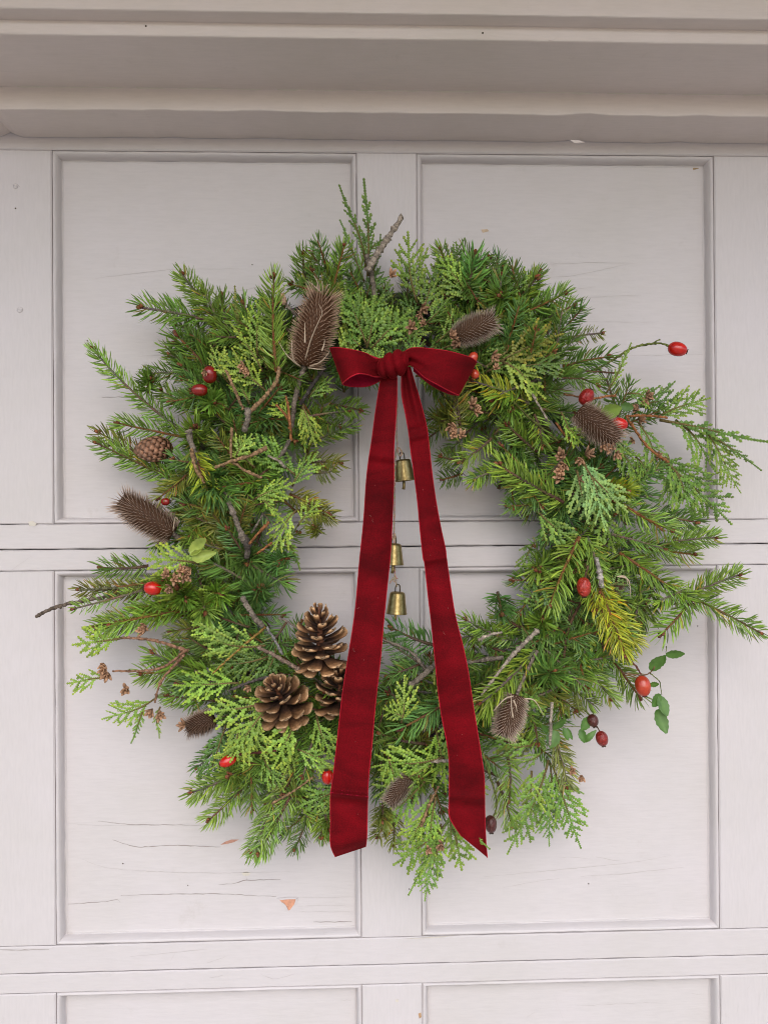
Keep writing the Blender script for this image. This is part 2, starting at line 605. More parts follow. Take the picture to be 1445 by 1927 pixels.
patch('paint_chip', [(790, 1766), (760, 1767), (840, 1762), (856, 1760), (830, 1764)], 0.0006, M['caulk'], (1, 1, 1), door)
patch('filled_dent', [(455, 1643), (464, 1640), (472, 1643), (468, 1648), (458, 1648)], PD, M['caulk'], (1, 1, 1), door)
for (a, b, r_) in ((38, 583, 5.5), (30, 350, 5), (30, 392, 2.2), (165, 641, 2.0), (232, 1625, 2), (354, 1666, 1.5), (770, 1673, 2), (1107, 1663, 2), (1312, 1178, 1.8), (860, 518, 2), (475, 498, 2)):
    s_ = MB()
    q = at(a, b, 0.0002 if a < 97 or 676 < a < 788 else PD)
    ovoid(s_, q, (0, 1, 0), 0.0016, r_ * PX * (1 if r_ > 4 else 0.6), 10, 6)
    if r_ > 4:
        tube(s_, [q + Vector((-0.0022, -0.0009, 0.0006)), q + Vector((0.0022, -0.0009, -0.0006))], 0.0004, 5)
    s_.build('nail_head', M['dark_metal'] if r_ < 4 else M['paint'], door)

# ------------------------------------------------------------------ the frame over the door
d1 = D * 0.069
d2 = D * 0.171
d3 = D * 0.190
lint = thing('door_lintel', 'stepped beige wooden lintel boards with flaking paint above the door', 'door frame', (0, 0, zz(250)))


def lintel_board(name, zb, zt, dfront, dback, rag_b=0.0, rag_t=0.0, round_=0.004, chips=None):
    """long board, front face at y=-dfront; bottom edge with chips; gently wavy"""
    n_ = 240
    vs, fs = [], []
    for i in range(n_ + 1):
        x = -1.0 + 2.0 * i / n_
        wv = 0.0005 * mnoise.noise(Vector((x * 4, zb * 9, 2.0))) + rag_b * mnoise.noise(Vector((x * 38, zb * 7, 5.0)))
        wt = rag_t * mnoise.noise(Vector((x * 60, zt * 7, 9.0)))
        if chips:
            for (cx, cw, ch) in chips:
                wv += ch * max(0.0, 1 - abs(x - cx) / cw) ** 0.7
        r_ = round_
        prof = [(-dback, zb + wv), (-(dfront - r_), zb + wv), (-(dfront - r_ * 0.3), zb + wv + r_ * 0.3), (-dfront, zb + wv + r_), (-dfront, zt + wt - r_), (-(dfront - r_ * 0.3), zt + wt - r_ * 0.3), (-(dfront - r_), zt + wt), (-dback, zt + wt)]
        vs += [(x, y, z) for y, z in prof]
    for i in range(n_):
        for k in range(7):
            a, c = i * 8 + k, (i + 1) * 8 + k
            fs.append((a, c, c + 1, a + 1))
    m_ = MB()
    m_.add(vs, fs)
    return m_.build(name, M['frame_paint'], lint, False)


zb1 = zz(212, 722, d1)
zt1 = zz(171, 722, d1)
chips = [(xx(22, 250), 0.010, 0.0055), (xx(240, 262), 0.03, 0.0012), (xx(330, 262), 0.02, 0.0016), (xx(500, 262), 0.03, 0.0018), (xx(1080, 266), 0.022, 0.002), (xx(1010, 266), 0.02, -0.001), (xx(1280, 266), 0.03, 0.0014)]
lintel_board('architrave', zb1, zt1 + 0.004, d1, 0.0006, 0.0007, 0.0, 0.0016, chips)
# the jagged bead of caulk where the upper board sits on the architrave
cb = MB()
vs, fs = [], []
n_ = 300
for i in range(n_ + 1):
    x = -1.0 + 2.0 * i / n_
    h = 0.0022 + 0.0022 * mnoise.noise(Vector((x * 45, 1, 3))) + 0.0012 * mnoise.noise(Vector((x * 140, 4, 3)))
    h = max(0.0004, h)
    yf = -d1 - 0.0012
    zc = zt1 + 0.0015
    vs += [(x, -d1 + 0.001, zc - h), (x, yf, zc - h * 0.7), (x, yf, zc + 0.0022), (x, -d1 + 0.001, zc + 0.003)]
for i in range(n_):
    for k in range(3):
        fs.append((i * 4 + k, i * 4 + 4 + k, i * 4 + 5 + k, i * 4 + 1 + k))
cb.add(vs, fs)
cb.build('caulk_bead', M['caulk'], lint)
zb2 = zz(73, 722, d2)
zt2 = zz(44, 722, d2)
lintel_board('upper_board', zb2, zt2 + 0.006, d2, 0.0006, 0.0003, 0, 0.0018)
zb3 = zz(25, 722, d3)
lintel_board('top_board', zb3, zb3 + 0.18, d3, 0.0006, 0.0002, 0, 0.0016)
zc = zb3 + 0.18
shade_slab = MB()  # unseen slab added over the lintel to shade the upper door
shade_slab.add([(-1.6, 0.03, zc), (1.6, 0.03, zc), (1.6, -0.74, zc), (-1.6, -0.74, zc), (-1.6, 0.03, zc + 0.05), (1.6, 0.03, zc + 0.05), (1.6, -0.74, zc + 0.05), (-1.6, -0.74, zc + 0.05)],
          [(0, 1, 2, 3), (7, 6, 5, 4), (0, 4, 5, 1), (1, 5, 6, 2), (2, 6, 7, 3), (3, 7, 4, 0)])
shade_slab.build('added_shade_slab', M['frame_paint'], lint, False)
for (a, b, dd) in ((908, 62, d2), (275, 49, d2)):
    s_ = MB()
    ovoid(s_, at(a, b, dd), (0, 1, 0), 0.001, 1.6 * PX, 10, 6)
    s_.build('nail_head', M['dark_metal'], lint)
for (a, b) in ((740, 237), (825, 237), (1240, 234), (105, 240)):
    pass
flat = [([(1030, 74), (1040, 70), (1046, 72), (1036, 76)], d2 + 0.0003), ([(1072, 263), (1090, 264), (1100, 268), (1080, 269)], 0.062)]
for poly, dd in flat:
    patch('paint_flake', poly, dd, M['frame_paint'], (1, 1, 1), lint, 0.0006)

# ------------------------------------------------------------------ wreath greenery
# needle colours (albedo)
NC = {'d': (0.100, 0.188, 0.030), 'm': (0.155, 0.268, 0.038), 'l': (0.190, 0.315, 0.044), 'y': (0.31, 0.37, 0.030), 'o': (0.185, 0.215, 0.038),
      'b': (0.112, 0.238, 0.056), 'g': (0.140, 0.300, 0.066)}
CC = {'d': (0.095, 0.185, 0.038), 'm': (0.150, 0.275, 0.046), 'Y': (0.225, 0.36, 0.052), 'p': (0.20, 0.36, 0.12), 'o': (0.20, 0.23, 0.045), 'l': (0.205, 0.350, 0.052)}
wreath = thing('wreath', 'round evergreen wreath of fir and cedar sprigs hanging on the panelled door', 'wreath', at(755, 1040, 0.0))
WO = ORG['wreath']


def needle(mb, p, d0, d1_, up, length, width, shade, tn=(1, 1, 1)):
    """curved tapering needle with a keel"""
    side = d0.cross(up)
    if side.length < 1e-4:
        side = d0.orthogonal()
    side.normalize()
    vs, cs = [], []
    pos = Vector(p)
    for i, (t, wd2) in enumerate(((0, 0.55), (0.4, 1.0), (0.78, 0.85))):
        dd = (d0 * (1 - t) + d1_ * t).normalized()
        if i:
            pos = pos + dd * length * (t - tp)
        tp = t
        nrm = side.cross(dd).normalized()
        h = width * wd2 / 2
        vs += [pos - side * h, pos + nrm * h * 0.55, pos + side * h]
        s = shade * (0.86 + 0.24 * t)
        r_, g_, b_ = tn
        cs += [(s * r_, s * g_, s * b_), (s * 1.14 * r_, s * 1.1 * g_, s * b_), (s * r_, s * g_, s * b_)]
    pos = pos + d1_ * length * 0.22
    vs.append(pos)
    cs.append((shade * 1.25 * tn[0], shade * 1.15 * tn[1], shade * 0.9 * tn[2]))
    fs = []
    for i in range(2):
        a = i * 3
        fs += [(a, a + 3, a + 4, a + 1), (a + 1, a + 4, a + 5, a + 2), (a + 2, a + 5, a + 3, a)]
    fs += [(6, 9, 7), (7, 9, 8), (8, 9, 6)]
    mb.add(vs, fs, cs)


STEMC = [(0.20, 0.095, 0.038), (0.13, 0.085, 0.05), (0.17, 0.14, 0.10)]


def fir_variant(L, full, seed, dens=1.0, nl=0.0208):
    """canonical sprig along +X, Z towards the viewer -> stem mesh, needle mesh, bud positions"""
    rr = random.Random(seed)
    by, bz = rr.uniform(-0.10, 0.10), rr.uniform(-0.02, 0.08)

    def P(t):
        return Vector((L * t, L * by * (t * t - t * 0.3), L * bz * math.sin(t * 3.0)))
    nm, sm = MB(), MB()
    n_ = max(4, int(L / 0.012))
    sc = STEMC[seed % 3]
    tube(sm, [P(i / n_) for i in range(n_ + 1)], [0.0021 * (1 - 0.5 * i / n_) for i in range(n_ + 1)], 6, [tuple(c * (0.8 + 0.5 * rr.random()) for c in sc) for i in range(n_ + 1)], 0.18)
    cnt = int(L / 0.00068 * dens) if not full else int(100 * dens)
    bare = [rr.random() for _ in range(2)]
    for i in range(cnt):
        t = (i + rr.random()) / cnt
        if not full and any(abs(t - q) < 0.022 for q in bare) and rr.random() < 0.6:
            continue
        if full:
            t = 1 - (1 - t) * 0.85
        p = P(t)
        X = (P(min(t + 0.03, 1.03)) - P(t - 0.03)).normalized()
        Y = Vector((0, 1, 0)) - X * X.y
        Y.normalize()
        Zv = X.cross(Y)
        if full:
            phi = rr.random() * 2 * math.pi
            A = R(rr.uniform(20, 78)) if t > 0.75 else R(rr.uniform(50, 85))
        else:
            s = rr.choice((0, math.pi))
            e = rr.gauss(0.18, 0.32)
            if rr.random() < 0.16:
                e = rr.uniform(0.5, 1.5)
            if rr.random() < 0.08:
                e = -rr.uniform(0.2, 0.9)
            phi = e if s == 0 else math.pi - e
            A = R(rr.gauss(68, 7)) * (1 - 0.42 * max(0, t - 0.8) / 0.2) if t < 0.97 else R(rr.uniform(5, 40))
        rad = Y * math.cos(phi) + Zv * math.sin(phi)
        d0 = X * math.cos(A) + rad * math.sin(A)
        A2 = A - R(rr.uniform(14, 42))
        d1_ = (X * math.cos(A2) + rad * math.sin(A2) + Zv * rr.uniform(-0.12, 0.22)).normalized()
        ln = nl * rr.uniform(0.78, 1.12) * (0.75 + 0.25 * min(1, (1 - t) * 6 + 0.25)) * (0.8 + 0.2 * min(1, t * 5))
        wdt = 0.00170 * rr.uniform(0.85, 1.15)
        needle(nm, p + rad * 0.0012, d0.normalized(), d1_, Zv if rr.random() < 0.7 else rad, ln, wdt, 0.62 + 0.95 * rr.random() ** 1.3, (1.9, 0.85, 1.0) if rr.random() < 0.03 else (rr.uniform(0.88, 1.15), 1.0, rr.uniform(0.85, 1.15)))
    bd = MB()
    tip = P(1.0)
    Xd = (P(1.0) - P(0.96)).normalized()
    bc = (0.23, 0.095, 0.045)
    ovoid(bd, tip + Xd * 0.002, Xd, 0.0066, 0.0023, 7, 6, [tuple(c * rr.uniform(0.5, 1.3) for c in bc) for _ in range(2 + 7 * 5)])
    for k in range(3 if full else 2):
        a = rr.random() * 6.28
        q = tip + Vector((-0.001, math.cos(a) * 0.0034, math.sin(a) * 0.0034))
        ovoid(bd, q, Xd + Vector((0, math.cos(a), math.sin(a))) * 0.6, 0.0050, 0.0018, 6, 5, [tuple(c * rr.uniform(0.45, 1.2) for c in bc) for _ in range(2 + 6 * 4)])
    return dict(L=L, stem=sm.mesh('fir_stem', M['bark']), needles=nm.mesh('fir_needles', M['needle'], False), bud=bd.mesh('fir_bud', M['bark']))


FIR = []
sd_ = 1
for L in (0.052, 0.075, 0.105, 0.145):
    for k in range(4):
        FIR.append(fir_variant(L, False, sd_, 1.0 + 0.12 * (k - 1)))
        sd_ += 1


def branch_variant(seed):
    """a forked shoot: main axis and two or three side shoots as one stem and one needle mesh"""
    rr = random.Random(seed)
    vs_ = [(fir_variant(0.115, False, seed * 7, 0.9), Matrix.Identity(4))]
    for k, (t, s) in enumerate(((0.22, 1), (0.36, -1), (0.58, 1))):
        a = R(rr.uniform(38, 56)) * s
        mm = Matrix.Translation((0.115 * t, 0, 0.002)) @ Matrix.Rotation(a, 4, 'Z') @ Matrix.Rotation(R(rr.uniform(-22, 10)), 4, 'Y')
        vs_.append((fir_variant(rr.uniform(0.055, 0.078), False, seed * 7 + k + 1, 0.95), mm))
    res = {'L': 0.115}
    for key, nm_, mt_, sm_ in (('stem', 'fir_branch_stem', M['bark'], True), ('needles', 'fir_branch_needles', M['needle'], False), ('bud', 'fir_branch_buds', M['bark'], True)):
        mb = MB()
        for v, mm in vs_:
            me = v[key]
            co = [mm @ p.co for p in me.vertices]
            cl = [tuple(c.color[:3]) for c in me.color_attributes['Col'].data]
            mb.add(co, [tuple(p.vertices) for p in me.polygons], cl)
        res[key] = mb.mesh(nm_, mt_, sm_)
    return res


BRANCH = [branch_variant(300 + k) for k in range(4)]
ROS = [fir_variant(0.026 + 0.004 * k, True, 50 + k, 1.0, 0.0190 + 0.001 * k) for k in range(4)]
LONG = [fir_variant(0.040, True, 70 + k, 1.25, 0.027) for k in range(2)]
SPARSE = [fir_variant(0.10, False, 80 + k, 0.42, 0.0165) for k in range(3)]


def tint(c, amt=0.16):
    h = random.uniform(1 - amt, 1 + amt)
    return (c[0] * h * random.uniform(0.9, 1.12), c[1] * h, c[2] * h * random.uniform(0.85, 1.15), 1)


def place_fir(v, mat, col, bud=True, stemcol=None, nm='fir_sprig'):
    s = bpy.data.objects.new(nm, v['stem'])
    COL.objects.link(s)
    s.parent = wreath
    m2 = mat.copy()
    m2.translation = mat.translation - WO
    s.matrix_local = m2
    s.color = stemcol or (1, 1, 1, 1)
    nd = bpy.data.objects.new('needles', v['needles'])
    COL.objects.link(nd)
    nd.parent = s
    nd.color = col
    nd['kind'] = 'stuff'
    if bud:
        b = bpy.data.objects.new('bud', v['bud'])
        COL.objects.link(b)
        b.parent = s
        b.color = (random.uniform(0.7, 1.3),) * 3 + (1,)
        b['kind'] = 'stuff'
    return s


def pick_fir(L, pool=None):
    pool = pool or FIR
    c = sorted(pool, key=lambda v: abs(math.log(v['L'] / L)) + random.uniform(0, 0.12))
    return c[0]


def fir(bx, by, tx, ty, c='m', db=0.05, dt=0.06, bud=True, pool=None, roll=None):
    p0, p1 = at(bx, by, db), at(tx, ty, dt)
    L = (p1 - p0).length
    v = pick_fir(L, pool)
    m = frame_matrix(p0, p1, None, R(random.uniform(-22, 22)) if roll is None else roll, L / v['L'])
    # keep the needles near their natural size when a sprig is stretched
    s = L / v['L']
    if s > 1.25 or s < 0.8:
        k = max(0.85, min(1.15, s)) / s
        m = m @ Matrix.Diagonal((1, k, k, 1))
    return place_fir(v, m, tint(NC[c]), bud)


def rosette(cx, cy, rpx, c='m', d=0.085, tilt=None, pool=None, bud=True):
    """sprig seen end-on: points at the viewer with a lean"""
    tip = at(cx, cy, d)
    a = random.uniform(0, 6.28) if tilt is None else R(tilt)
    lean = 0.55
    ax = Vector((math.cos(a) * lean, -1.0, math.sin(a) * lean)).normalized()
    v = random.choice(pool or ROS)
    s = rpx * PX / 0.0175 * 0.95 if pool is None else rpx * PX / 0.027
    p0 = tip - ax * v['L'] * s
    m = frame_matrix(p0, tip, (0, 0, 1), random.uniform(0, 6.28), s)
    return place_fir(v, m, tint(NC[c]), bud)


# ---- cedar sprays
def scale_chain(mb, P, w0, w1, cz, shade, tipc, rr):
    """flattened chain of overlapping scale leaves along the points P"""
    n_ = len(P)
    for i in range(n_ - 1):
        a, b = P[i], P[i + 1]
        x = b - a
        L = x.length
        if L < 1e-6:
            continue
        x /= L
        y = cz.cross(x).normalized()
        t = i / max(1, n_ - 2)
        wv = (w0 * (1 - t) + w1 * t) * rr.uniform(0.85, 1.15) / 2
        s = shade * rr.uniform(0.8, 1.2)
        k = t ** 2 * tipc
        c = (s * (1 + 0.5 * k), s * (1 + 0.22 * k), s)
        e = a + x * L * 1.5
        mid = a + x * L * 0.85
        h = cz * 0.0008
        cd = tuple(q * 0.8 for q in c)
        cl = tuple(q * 1.14 for q in c)
        mb.add([a, mid - y * wv, mid + y * wv, e, a + x * L * 0.6 + h, a + x * L * 0.6 - h],
               [(0, 4, 1), (1, 4, 3), (3, 4, 2), (2, 4, 0), (0, 1, 5), (1, 3, 5), (3, 2, 5), (2, 0, 5)], [cd, c, c, cl, cl, cd])


def cedar_variant(L, width, seed, narrow=False, droop=0.0):
    rr = random.Random(seed)
    fm, sm = MB(), MB()
    by = rr.uniform(-0.12, 0.12)

    def P(t):
        return Vector((L * t, L * by * t * t, -L * droop * t * t + 0.004 * math.sin(t * 5)))
    n_ = max(6, int(L / 0.008))
    tube(sm, [P(i / n_) for i in range(int(n_ * 0.62) + 1)], [0.0015 * (1 - 0.75 * i / n_) for i in range(int(n_ * 0.62) + 1)], 5, (0.17, 0.13, 0.05), 0.1)
    step = 0.0027
    m_ = int(L / step)
    cz = Vector((0, 0, 1))
    scale_chain(fm, [P(i / m_) for i in range(int(m_ * 0.12), m_ + 1)], 0.0050, 0.0034, cz, 1.0, 0.6, rr)
    nb = int(L / (0.0063 if not narrow else 0.0078))
    for i in range(nb):
        t = 0.10 + 0.86 * (i + rr.uniform(-0.2, 0.2)) / nb
        s = 1 if i % 2 else -1
        prof = math.sin(math.pi * min(1, 0.28 + t * 0.80)) ** 0.8
        bl = width * prof * rr.uniform(0.75, 1.15)
        if bl < 0.004:
            continue
        A = R(rr.uniform(32, 46) if not narrow else rr.uniform(18, 30))
        p = P(t)
        X = (P(t + 0.02) - P(t - 0.02)).normalized()
        Y = Vector((0, 1, 0)) - X * X.y
        Y.normalize()
        zt_ = rr.uniform(-0.22, 0.22)
        d0 = (X * math.cos(A) + Y * s * math.sin(A) + cz * zt_).normalized()
        cur = X * rr.uniform(0.15, 0.42)
        k = max(2, int(bl / step))
        pts = [p + d0 * bl * (j / k) + cur * bl * (j / k) ** 2 * 0.6 - cz * bl * 0.12 * (j / k) ** 2 for j in range(k + 1)]
        cz2 = (cz + Vector((0, s * 0.25 * rr.uniform(-1, 1), 0))).normalized()
        sh = rr.uniform(0.8, 1.15)
        scale_chain(fm, pts, 0.0052, 0.0034, cz2, sh, 1.0, rr)
        # second order
        nj = int(bl / 0.0064)
        for q in range(1, nj):
            u = q / nj
            sl = min(0.0115, bl * 0.42) * (1 - u * 0.72) * rr.uniform(0.7, 1.15)
            if sl < 0.0028:
                continue
            ss = 1 if q % 2 else -1
            jj = min(k - 1, int(u * k))
            xd = (pts[jj + 1] - pts[jj]).normalized()
            yd = cz2.cross(xd).normalized()
            B = R(rr.uniform(30, 44))
            dd = (xd * math.cos(B) + yd * ss * math.sin(B) + cz * rr.uniform(-0.15, 0.15)).normalized()
            kk = max(1, int(sl / step))
            base = pts[jj]
            pp = [base + dd * sl * (j / kk) + xd * sl * 0.18 * (j / kk) ** 2 for j in range(kk + 1)]
            scale_chain(fm, pp, 0.0048, 0.0032, cz2, sh, 1.1, rr)
    return dict(L=L, stem=sm.mesh('cedar_stem', M['bark']), leaf=fm.mesh('cedar_foliage', M['cedar'], False))


CED = [cedar_variant(0.075, 0.031, 200 + k) for k in range(4)] + [cedar_variant(0.055, 0.024, 210 + k) for k in range(3)]
CEDN = [cedar_variant(0.095, 0.014, 220 + k, True) for k in range(3)]
CEDL = [cedar_variant(0.115, 0.034, 230 + k, False, 0.05) for k in range(3)]


def cedar(bx, by, tx, ty, c='m', db=0.06, dt=0.075, kind='f', roll=None, wide=1.0):
    p0, p1 = at(bx, by, db), at(tx, ty, dt)
    L = (p1 - p0).length
    pool = {'f': CED, 'n': CEDN, 'l': CEDL}[kind]
    v = sorted(pool, key=lambda q: abs(math.log(q['L'] / L)) + random.uniform(0, 0.25))[0]
    s = L / v['L']
    m = frame_matrix(p0, p1, None, R(random.uniform(-28, 28)) if roll is None else roll, s)
    k = max(0.8, min(1.25, s)) / s * wide
    m = m @ Matrix.Diagonal((1, k, k, 1))
    o = bpy.data.objects.new('cedar_spray', v['stem'])
    COL.objects.link(o)
    o.parent = wreath
    m2 = m.copy()
    m2.translation = m.translation - WO
    o.matrix_local = m2
    f = bpy.data.objects.new('foliage', v['leaf'])
    COL.objects.link(f)
    f.parent = o
    f.color = tint(CC[c], 0.12)
    f['kind'] = 'stuff'
    return o


def bare_twig(pts, r0, r1, col, d=0.085, d_end=None, name='twig', knob=0.5, parent=None, seed=None):
    """pts in photo pixels, radii in photo pixels"""
    rr = random.Random(seed if seed is not None else int(sum(p[0] * 3 + p[1] for p in pts)))
    ln = sum(math.dist(pts[i], pts[i + 1]) for i in range(len(pts) - 1))
    n_ = max(6, int(ln / 3))
    P = spline(pts, n_) if len(pts) > 2 else [np.array(pts[0]) + (np.array(pts[1]) - np.array(pts[0])) * i / (n_ - 1) for i in range(n_)]
    de = d if d_end is None else d_end
    W3, rad, cs = [], [], []
    for i, q in enumerate(P):
        t = i / (n_ - 1)
        W3.append(at(q[0] + rr.uniform(-0.7, 0.7), q[1] + rr.uniform(-0.7, 0.7), d + (de - d) * t + 0.002 * math.sin(t * 4)))
        rr_ = (r0 + (r1 - r0) * t) * PX * 0.64
        rr_ *= rr.uniform(0.88, 1.12)
        if rr.random() < 0.16:
            rr_ *= 1 + knob * rr.uniform(0.3, 1.2)
        rad.append(rr_)
        v = rr.uniform(0.45, 1.15)
        cs.append(tuple(c * v for c in col))
    m_ = MB()
    tube(m_, W3, rad, 8, cs, 0.22)
    return m_.build(name, M['bark'], parent or wreath)


GREY = (0.23, 0.19, 0.15)
TAN = (0.36, 0.22, 0.12)
ORN = (0.36, 0.15, 0.06)
BRN = (0.13, 0.075, 0.045)
PALE = (0.42, 0.35, 0.28)

# woven base of the wreath: a ring of dark twigs that carries the greenery
ring = [(760, 600), (620, 610), (500, 670), (440, 790), (425, 960), (430, 1110), (500, 1250), (590, 1340), (690, 1370), (800, 1370), (900, 1330), (990, 1260), (1070, 1150), (1085, 1020), (1050, 880), (980, 770), (880, 680), (760, 600)]
RP = spline(ring, 120)
for k in range(9):
    off = random.uniform(-42, 42)
    ph = random.uniform(0, 6.28)
    pts = []
    for i, q in enumerate(RP):
        ang = math.atan2(q[1] - 1000, q[0] - 755)
        o_ = off + 16 * math.sin(3 * ang + ph)
        pts.append(at(q[0] + math.cos(ang) * o_, q[1] + math.sin(ang) * o_, 0.012 + 0.006 * math.sin(4 * ang + ph)))
    m_ = MB()
    tube(m_, pts, [0.0028 + 0.0008 * math.sin(i * 0.7 + k) for i in range(len(pts))], 6, [tuple(c * random.uniform(0.3, 0.7) for c in GREY) for _ in pts], 0.1)
    m_.build('woven_twig', M['bark'], wreath)

HOLE = [(700, 725), (640, 800), (585, 850), (560, 960), (540, 1060), (525, 1150), (560, 1185), (650, 1205), (720, 1195), (850, 1185), (935, 1160), (985, 1080), (1005, 1010), (950, 945), (860, 890), (835, 850), (815, 740)]
OUTER = [(560, 520), (640, 500), (740, 560), (800, 490), (880, 490), (1000, 560), (1050, 620), (1100, 690), (1180, 770), (1170, 880), (1190, 980), (1210, 1080), (1160, 1200), (1120, 1270), (1060, 1330), (1030, 1420), (960, 1470), (880, 1480), (790, 1540), (720, 1500), (620, 1540), (510, 1520), (420, 1430), (370, 1330), (330, 1250), (280, 1180), (320, 1050), (300, 920), (310, 830), (340, 700), (370, 610), (430, 590)]


def inside(poly, x, y):
    c = False
    j = len(poly) - 1
    for i in range(len(poly)):
        xi, yi = poly[i]
        xj, yj = poly[j]
        if (yi > y) != (yj > y) and x < (xj - xi) * (y - yi) / (yj - yi) + xi:
            c = not c
        j = i
    return c


def in_band(x, y):
    return inside(OUTER, x, y) and not inside(HOLE, x, y)


n_fill = 0
tries = 0
while n_fill < 130 and tries < 8000:
    tries += 1
    x, y = random.uniform(260, 1220), random.uniform(480, 1550)
    if not in_band(x, y):
        continue
    ang = math.atan2(y - 1000, x - 755)
    a = ang + random.gauss(0, 0.75)
    if random.random() < 0.16:
        a += math.pi
    L = random.uniform(110, 165)
    tx, ty = x + math.cos(a) * L, y + math.sin(a) * L
    if not in_band(x + math.cos(a) * L * 0.85, y + math.sin(a) * L * 0.85):
        continue
    n_fill += 1
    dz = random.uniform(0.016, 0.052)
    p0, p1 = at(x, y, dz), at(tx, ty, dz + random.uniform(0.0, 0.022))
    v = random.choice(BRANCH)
    place_fir(v, frame_matrix(p0, p1, None, R(random.uniform(-25, 25)), max(0.8, min(1.1, (p1 - p0).length / v['L']))), tint(NC[random.choice('ddddmbdmbo')]), random.random() < 0.5, None, 'fir_branch')  # mostly dark tints: shade of the deep layer put into the needle colour
n_c = 0
while n_c < 34:
    x, y = random.uniform(260, 1220), random.uniform(480, 1550)
    ang = math.atan2(y - 1000, x - 755) + random.gauss(0, 0.7)
    L = random.uniform(80, 130)
    tx, ty = x + math.cos(ang) * L, y + math.sin(ang) * L
    if not (in_band(x, y) and in_band(tx, ty)):
        continue
    n_c += 1
    dz = random.uniform(0.050, 0.075)
    cedar(x, y, tx, ty, random.choice('dmmlol'), dz, dz + 0.012)

#@LISTS
FIRS = '''
400 605 266 577 m .045 .05|415 610 340 518 m .05 .055|418 620 388 543 m .055 .06|430 630 414 556 d .06 .06|450 655 330 648 d .04 .045|335 805 170 666 l .05 .06
400 780 300 738 m .05 .055|385 830 222 797 l .05 .055|335 905 183 832 l .04 .05|330 890 186 812 o .035 .045|405 705 330 632 d .05 .055|430 760 338 690 d .05 .06
430 800 360 740 m .055 .065|520 700 516 520 l .085 .09|490 660 418 600 m .05 .055|560 650 500 565 d .045 .05|575 560 568 478 m .04 .045|620 565 652 462 l .055 .06
650 560 583 478 m .05 .055|505 660 455 575 m .055 .06|440 880 325 868 b .06 .07|365 845 396 930 y .085 .09|380 880 440 950 b .07 .08|440 965 345 950 b .055 .065
430 1030 345 1015 m .05 .055|470 910 525 865 m .06 .07|355 890 300 940 o .065 .07|470 1055 425 995 b .065 .075|475 1100 395 1050 b .065 .07|455 1050 535 1105 b .07 .075
470 1060 540 1048 b .065 .07|500 1030 560 1000 m .05 .05|340 1150 205 1172 l .05 .055|280 1065 192 1072 d .04 .04|300 1112 150 1108 o .04 .04|345 1140 180 1180 m .045 .05
390 1262 265 1262 m .045 .05|415 1275 285 1232 m .05 .05|455 1270 335 1290 b .055 .06|425 1320 315 1312 m .05 .055|475 1440 362 1496 l .06 .06|480 1460 396 1545 l .055 .06
515 1440 430 1432 m .06 .065|520 1490 478 1605 l .06 .06|545 1500 490 1608 l .065 .065|505 1400 475 1500 d .05 .05|555 1490 580 1545 m .05 .05|600 1520 608 1575 m .05 .055
560 1440 525 1510 o .06 .06|540 1380 545 1470 m .05 .055|800 1255 722 1200 b .05 .06|820 1215 735 1185 b .055 .06|790 1250 730 1275 b .06 .065|800 1340 728 1305 b .05 .055
840 1320 755 1375 b .07 .075|800 1400 715 1385 m .055 .06|735 1520 712 1575 o .05 .055|740 1530 745 1590 o .05 .05|965 1205 872 1168 m .055 .06|960 1180 862 1205 d .05 .055
1005 1225 905 1330 l .075 .085|965 1285 893 1340 l .075 .08|1005 1195 935 1158 m .055 .06|985 1320 1070 1285 o .06 .065|1035 1300 1085 1335 o .06 .065|985 1400 908 1385 d .055 .06
955 1425 960 1505 m .055 .06|935 1470 965 1550 m .05 .055|1035 1370 1068 1480 o .06 .06|1000 1340 1015 1400 m .06 .07|1075 1225 1155 1312 m .055 .06|1150 1240 1205 1310 m .05 .055
1120 1085 1178 1235 y .08 .09|1105 1010 1130 1115 l .075 .08|1090 1010 1028 1140 l .08 .085|1165 1040 1300 1135 m .065 .07|1285 1115 1428 1192 m .07 .07|1285 1125 1388 1078 m .07 .07
1300 1130 1246 1196 l .07 .075|1290 1110 1232 1130 l .07 .075|1235 1080 1205 1175 d .06 .06|1205 1100 1180 1205 m .055 .06|1150 940 1262 1002 l .075 .08|1195 965 1310 980 d .055 .06
1240 1025 1345 1008 l .06 .065|1195 1030 1305 1048 m .055 .055|1150 1005 1250 1035 m .065 .07|1060 945 935 878 l .075 .08|1055 960 955 890 m .06 .07|1015 945 955 955 m .06 .065
935 885 882 900 l .075 .08|925 825 868 872 l .08 .085|880 870 828 862 d .055 .06|870 890 832 905 d .05 .055|1015 715 925 745 l .07 .08|995 760 885 715 y .075 .08
865 800 850 720 o .085 .09|1005 780 1022 840 m .075 .08|1065 855 1025 905 m .07 .075|880 580 888 478 g .05 .06|865 565 830 466 m .045 .05|925 595 948 520 g .065 .07
955 590 1008 520 m .05 .055|955 600 1065 555 m .06 .065|980 625 1078 572 m .055 .06|910 565 838 560 d .05 .055|1060 690 1145 668 d .045 .05|1055 700 1125 722 m .05 .055
620 760 680 770 m .05 .055|600 790 640 800 d .045 .05|560 960 625 970 o .055 .055|545 930 620 965 o .06 .06|590 890 630 890 o .05 .055|570 870 640 868 o .05 .05
940 780 870 770 m .06 .07|1010 850 950 800 m .06 .07|1000 900 940 840 d .055 .06|1110 900 1050 960 d .06 .06|1080 980 1020 1010 b .055 .06|1110 1180 1090 1240 b .06 .065
1050 1180 1000 1215 b .06 .065|470 1180 400 1160 b .06 .065|540 1170 500 1230 b .06 .06|570 1230 520 1210 d .05 .055|900 1390 860 1340 m .05 .05|700 1330 680 1400 d .05 .05
'''
